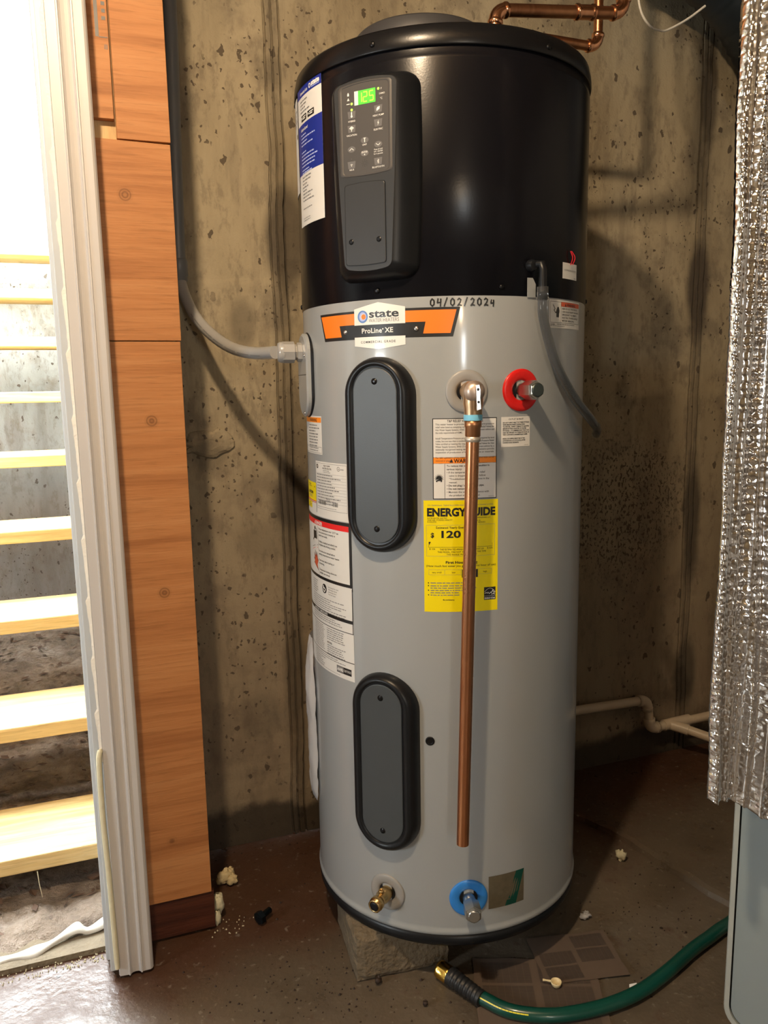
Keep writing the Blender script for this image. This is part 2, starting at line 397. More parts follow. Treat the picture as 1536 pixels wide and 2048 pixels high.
mb.box(-.60, 2.30, WY+.012, WY+.27, 0, 2.42)
struct(mb.build('wall_back', 'concrete'))
mb = MB(); mb.box(-2.9, -1.72, WY, WY+.25, 0, 2.42); mb.box(-1.72, -.60, WY, WY+.25, 2.12, 2.42)
struct(mb.build('wall_back', 'concrete'))
# spalled mortar lump on the wall left of the heater
mb = MB(); rings = []
for t_, h_ in ((1, 0), (.93, .006), (.75, .010), (.4, .011)):
    rings.append([Vector((-.428+(.062*cos(a)*(1+.35*noise.noise(Vector((cos(a)*2.2, sin(a)*2.2, 1)))))*t_, WY+.001-h_-.003*noise.noise(Vector((cos(a)*3*t_, sin(a)*3*t_, 5))), 1.028+(.030*sin(a)*(1+.6*noise.noise(Vector((cos(a)*2.6, sin(a)*2.6, 7)))))*t_)) for a in [2*PI*k/48 for k in range(48)]][::-1])
mb.rings(rings, 0, False, False, True); mb.build('mortar_lump', 'concrete', bpy.data.objects['wall_back'])
# interior walls behind and beside the camera
def wall(name, *b, m='plaster'):
    mb = MB(); mb.box(*b); return struct(mb.build(name, m))
mb = MB(); mb.box(-2.95, -2.8, -5.2, -1.25, 0, 2.42); mb.box(-2.95, -2.8, -.75, .64, 0, 2.42); mb.box(-2.95, -2.8, -1.25, -.75, 0, .9); mb.box(-2.95, -2.8, -1.25, -.75, 1.4, 2.42)
struct(mb.build('wall_left', 'concrete'))
mb = MB(); mb.box(-2.92, -2.85, -1.25, -1.22, .9, 1.4); mb.box(-2.92, -2.85, -.78, -.75, .9, 1.4); mb.box(-2.92, -2.85, -1.22, -.78, .9, .93); mb.box(-2.92, -2.85, -1.22, -.78, 1.37, 1.4)
struct(mb.build('fill_window_1', 'vinyl'))  # added unseen opening, lets sky light in from the left as fill
wall('wall_right', 1.85, 2.0, -5.2, .384, 0, 2.42)
mb = MB(); mb.box(-2.8, -.90, -5.3, -5.2, 0, 2.42); mb.box(-.60, 1.85, -5.3, -5.2, 0, 2.42); mb.box(-.90, -.60, -5.3, -5.2, 0, 1.3); mb.box(-.90, -.60, -5.3, -5.2, 1.8, 2.42)
struct(mb.build('wall_front', 'plaster'))
mb = MB(); mb.box(-.90, -.87, -5.28, -5.22, 1.3, 1.8); mb.box(-.63, -.60, -5.28, -5.22, 1.3, 1.8); mb.box(-.87, -.63, -5.28, -5.22, 1.3, 1.33); mb.box(-.87, -.63, -5.28, -5.22, 1.77, 1.8)
struct(mb.build('fill_window_2', 'vinyl'))  # added unseen opening behind the camera, for cool light and a narrow reflection
# ceiling with joists
mb = MB(); mb.box(-2.95, 2.0, -5.3, .64, 2.42, 2.5); ceil = struct(mb.build('ceiling', 'joist'))
for i in range(13):
    y = -5.0+.406*i
    if abs(y+1.02) < .03: continue
    mb = MB(); mb.box(-2.8, 1.85, y-.019, y+.019, 2.25, 2.42); mb.build('joist', 'joist', ceil)
# floor
mb = MB()
nx, ny = 90, 90
def fz(x, y): return .0016*noise.noise(Vector((x*9, y*9, 0)))+.0012*noise.noise(Vector((x*30, y*30, 3)))-.0022
vs = []; fs = []
for j in range(ny+1):
    for i in range(nx+1):
        x = -1.6+2.9*i/nx; y = -1.2+1.6*j/ny; e = (i in (0, nx) or j in (0, ny)); vs.append((x, y, -.001 if e else fz(x, y)))
fs = [(j*(nx+1)+i, j*(nx+1)+i+1, (j+1)*(nx+1)+i+1, (j+1)*(nx+1)+i) for j in range(ny) for i in range(nx)]
mb.add(vs, fs, 0, True)
mb.add([(-2.95, -5.3, -.001), (2.3, -5.3, -.001), (2.3, -1.2, -.001), (-2.95, -1.2, -.001)], [(0, 1, 2, 3)])
mb.add([(-2.95, -1.2, -.001), (-1.6, -1.2, -.001), (-1.6, .13, -.001), (-2.95, .13, -.001)], [(0, 1, 2, 3)])
mb.add([(1.3, -1.2, -.001), (2.3, -1.2, -.001), (2.3, .4, -.001), (1.3, .4, -.001)], [(0, 1, 2, 3)])
mb.box(-2.95, 2.3, -5.3, .4, -.12, -.012)
floor = struct(mb.build('floor', 'floor'))
# low raised slab along the wall, right of the heater
edge = [(.43, .384), (.452, .20), (.505, .06), (.53, -.06), (.558, -.207), (.60, -.36), (.70, -.6), (1.84, -.6), (1.84, .384)]
mb = MB(); ed = []
for i in range(len(edge)-1):
    for k in range(6):
        t = k/6; x = edge[i][0]*(1-t)+edge[i+1][0]*t; y = edge[i][1]*(1-t)+edge[i+1][1]*t
        q = .008*noise.noise(Vector((x*25, y*25, 0))) if i < 6 else 0; ed.append((x+q, y))
ed.append(edge[-1]); cx, cy = 1.1, 0
mb.rings([[Vector((x, y, -.004)) for x, y in ed], [Vector((x+(.004), y, .010)) for x, y in ed], [Vector((x+(cx-x)*.03, y+(cy-y)*.03*(0 if y > .38 else 1), .013)) for x, y in ed]], 0, False, False, True)
mb.build('raised_slab', 'floor', floor)
# --- bulkhead stairwell outside
mb = MB(); mb.box(-2.4, .2, 2.62, 2.9, -.1, 2.28); mb.box(-.60, -.40, .64, 2.62, -.1, 2.28); mb.box(-1.95, -1.75, .64, 2.62, -.1, 2.28)
struct(mb.build('wall_outside', 'concrete_out'))
mb = MB(); nx, ny = 110, 160; vs = []
def dz(x, y):
    return .025+.018*noise.fractal(Vector((x*4, y*4, 1)), 1, 2, 4)+.014*noise.noise(Vector((x*18, y*24, 2)))+.006*noise.noise(Vector((x*50, y*60, 2)))+.045*max(0, min(1, (y-1.2)/1.3))-(.035 if y < .22 else 0)*(1-max(0, (y-.13)/.09))
for j in range(ny+1):
    for i in range(nx+1):
        x = -1.76+1.2*i/nx; y = .125+2.5*j/ny; vs.append((x, y, dz(x, y)))
mb.add(vs, [(j*(nx+1)+i, j*(nx+1)+i+1, (j+1)*(nx+1)+i+1, (j+1)*(nx+1)+i) for j in range(ny) for i in range(nx)], 0, True)
struct(mb.build('ground', 'dirt'))
# --- framed partition beside the door: plywood pieces on a stud
part = bpy.data.objects.new('wall_partition', None); C.objects.link(part); part.location = (-.575, .1, 0); part['kind'] = 'structure'
mb = MB(); mb.box(-.640, -.520, .098, .136, 0, 2.4); mb.box(-.640, -.515, .34, .383, 0, 2.4); mb.build('stud', 'pinewood', part)
PX0, PX1 = -.648, -.508
def board(name, x0, x1, z0, z1, m='ply', y0=.080, sl=0.0, zr=None):
    mb = MB(); zt = zr if zr is not None else z1
    vs = [(x0, y0, z0), (x1, y0, z0), (x1, .098, z0), (x0, .098, z0), (x0, y0, z1), (x1, y0, zt), (x1, .098, zt), (x0, .098, z1)]
    mb.add(vs, [(0, 3, 2, 1), (4, 5, 6, 7), (0, 1, 5, 4), (1, 2, 6, 5), (2, 3, 7, 6), (3, 0, 4, 7)])
    return mb.build(name, m, part, bevel=.0008)
board('plywood_panel', -.6015, PX1, 1.604, 2.4); 
board('plywood_panel', PX0, -.6045, 1.637, 2.4, y0=.082)
board('plywood_panel', PX0, PX1-.001, 1.2475, 1.603, y0=.0805, zr=1.6005)
board('plywood_panel', PX0, PX1-.003, .092, 1.2455, y0=.080)
o = board('sill_board', PX0-.002, PX1+.002, .006, .0905, 'redwood', y0=.084); o['label'] = 'dark red wet sill board'
# printed mill stamp (bars and small characters) on the upper left plywood
mb = MB()
def bar(x0, x1, z0, z1, y=.0815): mb.add([(x0, y, z0), (x1, y, z0), (x1, y, z1), (x0, y, z1)], [(0, 1, 2, 3)])
bar(-.6265, -.6205, 1.772, 1.86); bar(-.6205, -.606, 1.771, 1.7725)
rnd = random.Random(3)
for k in range(5): bar(-.615+rnd.random()*.002, -.608, 1.80+k*.012, 1.806+k*.012)
for k in range(3): bar(-.6125+.002*k, -.6115+.002*k, 1.752, 1.760)
mb.build('mill_stamp', 'ink', part)
# --- door frame and casing
door = bpy.data.objects.new('door_1', None); C.objects.link(door); door.location = (-1.18, .1, 0); door['kind'] = 'structure'
mb = MB(); mb.box(-.722, -.665, .014, .25, .012, 2.12); mb.box(-.730, -.718, .05, .09, .012, 2.12)
mb.build('door_jamb', 'vinyl_cool', door, bevel=.002)
mb = MB(); mb.box(-1.70, -1.64, .014, .25, .012, 2.12); mb.build('door_jamb', 'vinyl_cool', door, bevel=.002)
mb = MB(); mb.box(-1.72, -.64, .014, .25, 2.05, 2.12); mb.build('door_head', 'vinyl_cool', door, bevel=.002)
mb = MB(); mb.box(-1.70, -.66, .10, .24, -.004, .010); mb.build('sill', 'block', door)
def casing(x0, sgn, name):
    prof = [(0, .040), (0, .008), (.002, .003), (.018, .0015), (.0195, -.0015), (.0215, -.0015), (.0225, .002), (.026, .0055), (.032, .0068), (.038, .0055), (.041, .002), (.042, -.001), (.0445, -.001), (.0455, .0015), (.060, .0018), (.0635, .004), (.066, .008), (.066, .040)]
    mb = MB(); mb.rings([[Vector((x0+sgn*a, b, z)) for a, b in prof] for z in (.006, 2.10)], 0, False, True, True)
    o = mb.build(name, 'vinyl', None); return struct(o)
tr = casing(-.7065, 1, 'trim_1'); casing(-1.655, -1, 'trim_2')
mb = MB(); mb.box(-1.72, -.64, 0, .04, 2.10, 2.17); struct(mb.build('trim_3', 'vinyl', bevel=.003))
# torn caulk edge between jamb and casing
mb = MB(); rnd = random.Random(5); z = .46; L_, R_ = [], []
while z < 2.1:
    t = (z*9.0) % 1.0; wv = .0015+.0045*t*t+.001*rnd.random()
    L_.append(Vector((-.7075-wv, .006, z))); R_.append(Vector((-.7055, .004, z))); z += .0095
mb.rings([L_, R_, [v+Vector((0, .004, 0)) for v in R_], [v+Vector((.0, .006, 0)) for v in L_]], 0, False, False, False, closed=False)
mb.build('caulk_edge', 'caulk', tr)
# partition end face toward the tank is covered by plywood returns (studs visible); side skin
mb = MB(); mb.box(-.516, -.511, .098, .382, 0, 2.4); mb.build('side_panel', 'joist', part)
STRUCT[0] = False

# ================================================================== OUTSIDE STAIRS
st = thing('outdoor_stairs', 'open pine bulkhead stairs climbing outside the doorway', 'stairs', (-1.2, .3, .03))
for k in range(9):
    y = .291+.2506*k; z = .1342+.2047*k
    mb = MB(); xr = -.668 if k == 0 else -.630
    mb.box(-1.70, xr, y, y+.245, z-.038, z)
    mb.build('tread', 'tread', st, bevel=.004)
for sx_ in (-1.714, -.624):
    mb = MB(); d = Vector((0, .2506, .2047)).normalized(); a0 = Vector((sx_, .42, .02)); a1 = Vector((sx_, 2.6, 1.80)); wv = Vector((0, 0, -.18))
    vs = []
    for dx in (0, .012): vs += [a0+Vector((dx, 0, 0)), a1+Vector((dx, 0, 0)), a1+wv+Vector((dx, 0, 0)), a0+Vector((dx, .10, 0))]
    mb.add(vs, [(0, 1, 2, 3), (4, 7, 6, 5), (0, 4, 5, 1), (1, 5, 6, 2), (2, 6, 7, 3), (3, 7, 4, 0)]); mb.build('stringer', 'tread', st)
mb = MB(); mb.tube([(-.868, .289, .096), (-.866, .284, .07), (-.862, .283, .035)], [.0012, .001, .0006], 5); mb.build('splinter', 'foam', st)
# red plastic scrap
mb = MB()
for i, (dx, dy, dz_) in enumerate([(0, 0, 0), (.018, .004, .003), (.032, 0, 0), (.010, -.006, .008), (.026, -.004, .008)]):
    mb.ball((-.935+dx, .62+dy, .055+dz_), .011, 6, sc=(1.1, .8, .7), nz=.5, seed=i)
tag(mb.build('plastic_scrap', 'redplastic'), 'small crumpled red plastic scrap on the dirt behind the lowest stair tread', 'scrap')
# dead leaves and twigs on soil
mb = MB(); rnd = random.Random(8)
for i in range(420):
    x = rnd.uniform(-1.15, -.66); y = rnd.uniform(.2, 2.3); z = dz(x, y)+.004; a = rnd.uniform(0, 6.28); l = rnd.uniform(.006, .022); w_ = l*rnd.uniform(.15, .6); t1 = rnd.uniform(-.5, .9)
    dx, dy = cos(a)*l, sin(a)*l; ex, ey = -sin(a)*w_, cos(a)*w_
    mb.add([(x-dx, y-dy, z), (x+ex, y+ey, z+l*.4*t1), (x+dx, y+dy, z+.002), (x-ex, y-ey, z+l*.1)], [(0, 1, 2, 3)])
tag(mb.build('leaf_litter', 'leaf'), 'dead leaves and twigs scattered on the soil under the stairs', 'leaves', kind='stuff')
# loose white vinyl strip on the threshold
path = bez([(-.99, .118, .008), (-.935, .128, .010), (-.88, .128, .012), (-.84, .136, .016), (-.79, .160, .024), (-.765, .150, .018), (-.728, .166, .02)], 7)
mb = MB(); R0, R1, R2, R3 = [], [], [], []
for i, p_ in enumerate(path):
    wv = .010+.004*sin(i*.5); R0.append(p_+Vector((0, -wv, -.003))); R1.append(p_+Vector((0, -wv*.8, .003))); R2.append(p_+Vector((0, wv, .006))); R3.append(p_+Vector((0, wv, .001)))
mb.rings([R0, R1, R2, R3, R0], 0, True, False, False, closed=False)
tag(mb.build('vinyl_strip', 'dirtyvinyl'), 'loose dirty white vinyl strip lying along the door threshold', 'trim strip')
# foam backer strip hanging on the jamb
path = bez([(-.7085, .004, .487), (-.7125, .000, .46), (-.7135, -.002, .35), (-.711, -.002, .24), (-.7095, -.002, .12), (-.7085, -.002, .028)], 6)
mb = MB(); mb.tube(path, [.0015]+[.0052]*(len(path)-2)+[.0045], 8)
tag(mb.build('weather_strip', 'foam'), 'pale yellow foam weatherstrip hanging loose along the white door casing', 'weatherstrip')

# ================================================================== WATER HEATER
H = thing('water_heater', 'tall grey heat pump water heater tank with black upper shroud standing on concrete blocks', 'water heater', (0, 0, .095))
R = .28
def cylp(az, z, r=R):
    return Vector((r*sin(az), -r*cos(az), z))
mb = MB()
prof = [(.2795, .118), (.2822, .120), (.2828, .124), (.2822, .128), (.2802, .131), (.28, .136)]+[(.28, .136+(1.298-.136)*k/10) for k in range(1, 11)]+[(.2795, 1.3036)]
mb.lathe((0, 0, 0), (0, 0, 1), prof, 160); body = mb.build('tank_body', 'tank', H)
mb = MB(); mb.lathe((0, 0, 0), (0, 0, 1), [(.255, .0950), (.2785, .0950), (.2810, .099), (.2815, .1195), (.26, .1195)], 128); mb.build('base_ring', 'blackplastic', H)
mb = MB(); mb.lathe((0, 0, 0), (0, 0, 1), [(.278, 1.300), (.2812, 1.3035), (.2812, 1.5), (.2812, 1.672), (.2808, 1.677), (.2795, 1.680), (.2795, 1.70)], 160); mb.build('upper_shroud', 'black', H)
mb = MB(); mb.lathe((0, 0, 0), (0, 0, 1), [(.2800, 1.6905), (.2825, 1.6895), (.2835, 1.692), (.2828, 1.706), (.2795, 1.7205), (.2765, 1.7245), (.25, 1.726)], 160); lid = mb.build('lid', 'lid', H)
mb = MB(); vc = (-.06, -.045, 0)
mb.lathe(vc, (0, 0, 1), [(.118, 1.725), (.118, 1.742), (.126, 1.744), (.1265, 1.752), (.123, 1.776), (.119, 1.780), (.09, 1.781)], 64); vent = mb.build('vent_cap', 'vent', H)
mb = MB(); a0 = rad(-80)
mb.tube([Vector((vc[0]+.1265*cos(a), vc[1]+.1265*sin(a), 1.7435)) for a in [a0-rad(8*k/6)*4 for k in range(7)]], .0022, 6)
mb.tube([Vector((vc[0]+.1265*cos(a0), vc[1]+.1265*sin(a0), 1.7435)), Vector((vc[0]+.1262*cos(a0), vc[1]+.1262*sin(a0), 1.757))], .0012, 5); mb.build('latch_slot', 'blackplastic', vent)
def radial(az): return Vector((sin(az), -cos(az), 0))
def screw(az, z, r0, r=.0042, m='screw', parent=None, recess=True):
    mb = MB(); n = radial(rad(az)); o = cylp(rad(az), z, r0)
    mb.lathe(o, n, [(r, 0), (r, .0012), (r*.7, .0026), (r*.35, .003)], 14)
    t = Vector((cos(rad(az)), sin(rad(az)), 0))
    return mb.build('screw', m, parent or H)
for az, z, r0 in [(-47, 1.3153, .281), (-3.1, 1.3159, .281), (-47, 1.7036, .2825), (15, 1.7025, .2825), (-104, 1.3119, .281), (-104, 1.685, .281), (58, 1.31, .281)]: screw(az, z, r0, .0045 if az != -47 else .005)

# ---- flat print on the tank wall
LAYER = .00014
class Label:
    def __init__(s, az, z, name, r=R, label=None, skew=0.0):
        s.az = rad(az); s.z = z; s.name = name; s.r = r; s.mb = MB(); s.mats = []; s.lab = label; s.k = 1; s.skew = skew
    def mi(s, m):
        if m not in s.mats: s.mats.append(m)
        return s.mats.index(m)
    def P(s, u, v, layer): return cylp(s.az+u/s.r, s.z-v+s.skew*u, s.r+.0003+layer*LAYER)
    def quad(s, a, b, c, d, m, layer=0):
        """corners (u,v): top-left, top-right, bottom-right, bottom-left"""
        n = max(1, int(max(abs(b[0]-a[0]), abs(c[0]-d[0]))/.005)); mv = max(1, int(abs(d[1]-a[1])/.08)); vs = []
        for j in range(mv+1):
            tv = j/mv
            for i in range(n+1):
                t = i/n; u = (a[0]*(1-t)+b[0]*t)*(1-tv)+(d[0]*(1-t)+c[0]*t)*tv; v = (a[1]*(1-t)+b[1]*t)*(1-tv)+(d[1]*(1-t)+c[1]*t)*tv
                vs.append(s.P(u, v, layer))
        s.mb.add(vs, [(j*(n+1)+i, (j+1)*(n+1)+i, (j+1)*(n+1)+i+1, j*(n+1)+i+1) for j in range(mv) for i in range(n)], s.mi(m), True)
    def rect(s, u, v, w_, h, m, layer=0): s.quad((u, v), (u+w_, v), (u+w_, v+h), (u, v+h), m, layer)
    def frame(s, u, v, w_, h, t, m, layer=1):
        s.rect(u, v, w_, t, m, layer); s.rect(u, v+h-t, w_, t, m, layer); s.rect(u, v+t, t, h-2*t, m, layer); s.rect(u+w_-t, v+t, t, h-2*t, m, layer)
    def poly(s, pts, m, layer=2):
        s.mb.add([s.P(u, v, layer) for u, v in pts][::-1], [tuple(range(len(pts)))], s.mi(m))
    def disc(s, u, v, r0, r1, m, layer=2, n=28):
        vs = [s.P(u+r*cos(2*PI*k/n), v+r*sin(2*PI*k/n), layer) for r in (r0, r1) for k in range(n)]
        if r0 == 0: s.mb.add(vs[n:][::-1], [tuple(range(n))], s.mi(m))
        else: s.mb.add(vs, [(k, (k+1) % n, n+(k+1) % n, n+k)[::-1] for k in range(n)], s.mi(m))
    def stroke(s, pts, wd, m, layer=2):
        for (a, b) in zip(pts[:-1], pts[1:]):
            d = Vector((b[0]-a[0], b[1]-a[1])); l = d.length
            if l == 0: continue
            d /= l; q = Vector((-d.y, d.x))*wd/2; e = d*wd*.3; A = Vector(a)-e; B = Vector(b)+e
            s.mb.add([s.P(*(A+q), layer), s.P(*(A-q), layer), s.P(*(B-q), layer), s.P(*(B+q), layer)], [(0, 1, 2, 3)], s.mi(m))
            s.mb.add([s.P(*(A+q), layer), s.P(*(A-q), layer), s.P(*(B-q), layer), s.P(*(B+q), layer)], [(3, 2, 1, 0)], s.mi(m))
    def text(s, u, v, size, txt, m='ink', align='LEFT', bold=0, xs=1, layer=2, sp=1, fit=None):
        vs, fs = text_mesh(txt, size, align, bold, sp)
        if fit and vs:
            w0 = max(a for a, b in vs)-min(a for a, b in vs); xs = fit/w0
        s.mb.add([s.P(u+x*xs, v-y, layer) for x, y in vs], fs, s.mi(m))
    def bars(s, u, v, w_, lh, n, m='greyink', seed=0, fill=.36, layer=2, ragged=.25):
        rnd = random.Random(seed)
        for k in range(n):
            x = 0; W = w_*(1-ragged*rnd.random())
            while x < W:
                l = lh*rnd.uniform(.6, 2.6)
                if x+l > W: break
                s.rect(u+x, v+k*lh, l, lh*fill, m, layer); x += l+lh*.38
    def build(s, parent=None): return s.mb.build(s.name, s.mats, parent or H, s.lab)
_fc = {}
def text_mesh(txt, size, align='LEFT', bold=0, sp=1):
    key = (txt, align, bold, sp)
    if key not in _fc:
        cu_ = bpy.data.curves.new('tmp', 'FONT'); cu_.body = txt; cu_.size = 1; cu_.align_x = align; cu_.dimensions = '2D'; cu_.fill_mode = 'BOTH'; cu_.resolution_u = 3; cu_.offset = bold; cu_.space_character = sp
        o = bpy.data.objects.new('tmp', cu_); C.objects.link(o); dg = bpy.context.evaluated_depsgraph_get(); me = o.evaluated_get(dg).to_mesh()
        _fc[key] = ([(v.co.x, v.co.y) for v in me.vertices], [tuple(p_.vertices) for p_ in me.polygons]); o.evaluated_get(dg).to_mesh_clear()
        bpy.data.objects.remove(o); bpy.data.curves.remove(cu_)
    v, f = _fc[key]; return [(a*size, b*size) for a, b in v], f

def W(a0, a1, r=R): return rad(a1-a0)*r
# brand decal with swoosh-black and orange frame
l = Label(-76.5, 1.2847, 'brand_decal', label='black and orange brand decal with white badge', skew=-.003)
w_ = W(-76.5, -17.7); h = .0485
l.quad((0, 0), (w_, 0), (w_-.0125, h), (.0145, h), 'ink', 0)
l.quad((.0045, .0042), (w_-.0065, .0042), (w_-.0167, h-.0058), (.0172, h-.0058), 'orange', 1)
l.quad((.059, .0232), (w_-.0585, .0232), (w_-.063, h-.0045), (.064, h-.0045), 'ink', 2)
b0 = W(-76.5, -57); b1 = W(-76.5, -36.8); bc = (b0+b1)/2
l.quad((b0, -.003), (bc, -.0125), (bc, .0245), (b0, .0245), 'white', 3); l.quad((bc, -.0125), (b1, -.003), (b1, .0245), (bc, .0245), 'white', 3)
l.quad((b0, .0450), (bc, .0450), (bc, .0665), (b0, .060), 'white', 3); l.quad((bc, .0450), (b1, .0450), (b1, .060), (bc, .0665), 'white', 3)
l.disc(b0+.0185, .0105, .0070, .0105, 'bluelogo', 4); l.disc(b0+.0195, .0105, .0050, .0085, 'paleprint', 5); l.disc(b0+.0182, .0103, .0078, .0104, 'bluelogo', 6); l.disc(b0+.0202, .0107, 0, .0045, 'orange', 6)
l.text(b0+.031, .0125, .0185, 'state', 'ink', bold=.022, layer=5, fit=.056); l.text(b0+.031, .0205, .0088, 'WATER HEATERS', 'greyink', layer=5, fit=.057)
l.text(b0+.0155, .0385, .0118, 'ProLine', 'white', bold=.02, layer=5, sp=1.05, fit=.040); l.disc(b0+.058, .0325, 0, .0013, 'white', 5, 10); l.text(b0+.062, .0385, .0118, 'XE', 'white', bold=.02, layer=5, fit=.0155)
l.text(bc-.002, .0555, .0056, 'COMMERCIAL GRADE', 'ink', 'CENTER', bold=.008, layer=5, sp=1.3)
decal = l.build()
for az in (-61.3, -32.9): screw(az, 1.2497, .2806, .0042, 'steelbright')
# handwritten date
l = Label(-28.0, 1.2985, 'handwritten_date', label='handwritten black marker date'); D_ = {
 '0': [(.3, 0), (.05, .3), (.05, .75), (.35, 1), (.65, .75), (.65, .25), (.35, 0)], '4': [(.15, 0), (.02, .55), (.6, .5), (.62, .05), (.55, 1.05)], '/': [(.5, -.1), (0, 1.05)],
 '2': [(.05, .2), (.3, 0), (.6, .2), (.45, .6), (.05, 1), (.35, .9), (.7, .98)]}
u = 0; 
for i, ch in enumerate('04/02/2024'):
    sc_ = .0118 if i < 9 else .010; adv = {'/': .0105}.get(ch, .0116)
    l.stroke([(u+a*sc_*.82, .001+b*sc_+.0003*i*(i > 8)) for a, b in D_[ch]], .0021, 'ink', 4); u += adv
l.build()
# T&P label
l = Label(-27.6, 1.0985, 'relief_valve_label', label='white relief valve label with orange warning band'); w_ = W(-27.6, -4.6); h = .140
l.rect(0, 0, w_, h, 'ink', 0); l.rect(.0014, .0014, w_-.0028, h-.0028, 'paperwhite', 1)
l.text(w_/2, .0068, .0058, 'T&P RELIEF VALVE OPENING', 'ink', 'CENTER', bold=.015, fit=.062)
L_ = ['This water heater is provided with a temperature-pressure', 'relief valve listed as complying with the Standard for Relief Valves for', 'Hot Water Supply Systems, ANSI Z21.22-CSA 4.4 current edition and', 'the code requirements of ASME.', '', 'Install Temperature-Pressure protective equipment required by local',
      'codes, but not less than a combination Temperature-Pressure Relief', 'Valve certified as meeting the requirements for Relief Valves for Hot', 'Water Supply Systems, ANSI Z21.22-CSA 4.4 current edition by a', 'nationally recognized testing laboratory that maintains periodic', 'inspection of production of listed equipment or materials.', '', 'For safe operation of the water heater, relief valve must not be', 'removed or plugged.']
for k, s_ in enumerate(L_):
    if s_: l.text(.005, .0118+.0048*k, .0042, s_, 'ink', bold=.006, fit=(w_-.010) if len(s_) > 52 else len(s_)*.00155)
l.rect(.0014, .0668, w_-.0028, .0112, 'ink', 1); l.rect(.0014, .0674, w_-.0028, .0100, 'orange2', 2)
l.poly([(.029, .0762), (.0322, .0695), (.0354, .0762)], 'ink', 3); l.text(.0365, .0764, .0092, 'WARNING', 'ink', bold=.03, layer=3)
l.rect(.0205, .078, .0007, .061, 'ink', 2)
sp = [];
for k in range(22):
    a = PI*(.93+1.14*k/21); r_ = .0088 if k % 2 == 0 else .0045; sp.append((.0108+r_*cos(a), .1045+r_*sin(a)*1.1))
sp += [(.0165, .1075), (.0145, .1105), (.0125, .107), (.0108, .109), (.009, .107), (.007, .1105), (.005, .1075)]
for k in range(len(sp)-1): l.poly([(.0108, .1045), sp[k], sp[k+1]], 'ink', 3)
L2 = [('To reduce risk of explosion resulting in', 0, .012), ('serious injury:', 0, .012), ('\u2022 If the temperature-pressure relief', 0, 0), ('   valve is dripping or leaking, follow', 0, 0), ('   "Troubleshooting" instructions in the', 0, 0), ('   manual.', 0, 0), ('\u2022 Do not plug / cap discharge pipe.', 0, .02), ('\u2022 Do not remove relief valve.', 0, .02), ('\u2022 Maintain the valve in accordance with', 0, 0), ('   the product owner\'s manual.', 0, 0)]
for k, (s_, a, b) in enumerate(L2): l.text(.024, .0835+.0057*k, .0047, s_, 'ink', bold=.006+b)
l.text(w_-.004, h-.0028, .0026, '100287423', 'greyink', 'RIGHT')
l.build()
# yellow energy label
l = Label(-31.0, .9565, 'energy_label', label='yellow energy guide label'); w_ = W(-31.0, -4.0); h = .2005
l.rect(0, 0, w_, h, 'yellow', 0)
l.text(.007, .0095, .0036, 'U.S. Government', 'greyink'); l.text(.035, .0095, .0036, 'Federal law prohibits removal of this label before consumer purchase.', 'greyink', fit=.088)
l.text(.0055, .0275, .0195, 'ENERGYGUIDE', 'ink', bold=.045, fit=w_-.011, layer=2)
l.text(.006, .0325, .0034, 'WATER HEATER, ELECTRIC', 'ink', fit=.035); l.text(.006, .0358, .0034, 'TANK SIZE, STORAGE CAPACITY', 'ink', fit=.044); l.text(.006, .0391, .0034, '50 GALLONS', 'ink', fit=.016)
l.text(.082, .0325, .0034, 'WATER INDUSTRIES LLC', 'ink', fit=.036); l.text(.088, .0375, .0034, 'MODEL NO.', 'ink', fit=.012); l.text(.082, .0408, .0034, 'HP 50 SERIES', 'ink', fit=.026)
l.frame(.0045, .0435, w_-.010, .056, .0004, 'greyink'); l.text(.0215, .0500, .0058, 'Estimated Yearly Energy Cost', 'ink', bold=.012, sp=1.12, fit=.066)
l.text(.012, .0655, .0115, '$', 'ink', bold=.03); l.text(.0265, .0660, .0172, '120', 'ink', bold=.03, fit=.034)
l.poly([(.0083, .0735), (.0125, .0735), (.0090, .0795)], 'ink', 2); l.rect(.0083, .0830, w_-.0185, .0005, 'ink', 2); l.rect(.0083, .079, .0004, .004, 'ink', 2); l.rect(w_-.0106, .077, .0004, .006, 'ink', 2)
l.text(.0095, .0878, .0042, '$ 104', 'ink', fit=.010); l.text(w_-.020, .0878, .0042, '$ 635', 'ink', fit=.010)
for k, (s_, f_) in enumerate([('THE ESTIMATED ANNUAL ENERGY COST OF', .078), ('THIS MODEL WAS NOT AVAILABLE AT THE TIME', .086), ('THE RANGE WAS PUBLISHED', .054)]): l.text(w_/2+.001, .0885+.0046*k, .0042, s_, 'ink', 'CENTER', fit=f_)
l.text(w_/2, .1125, .0062, 'First Hour Rating', 'ink', 'CENTER', bold=.03, fit=.056); l.text(w_/2, .1185, .0052, '(How much hot water you get in the first hour of use)', 'ink', 'CENTER', bold=.004, fit=w_-.008)
l.frame(.008, .1235, w_-.019, .0095, .0003, 'greyink')
for k in (1, 2, 3): l.rect(.008+(w_-.019)*k/4, .1235, .0003, .0095, 'greyink')
l.rect(.0665, .1235, .0285, .0145, 'ink', 3); l.text(.0805, .1295, .0045, 'medium', 'white', 'CENTER', layer=4, bold=.01); l.text(.083, .136, .0036, '67 gallons', 'white', 'CENTER', layer=4)
l.text(.0225, .1298, .0042, 'very small', 'ink', 'CENTER'); l.text(.052, .1298, .0042, 'low', 'ink', 'CENTER'); l.text(.1085, .1298, .0042, 'high', 'ink', 'CENTER')
for k, v in enumerate([.1485, .1535, .1620, .1705]): l.disc(.0075, v-.001, 0, .0011, 'ink', 2, 10)
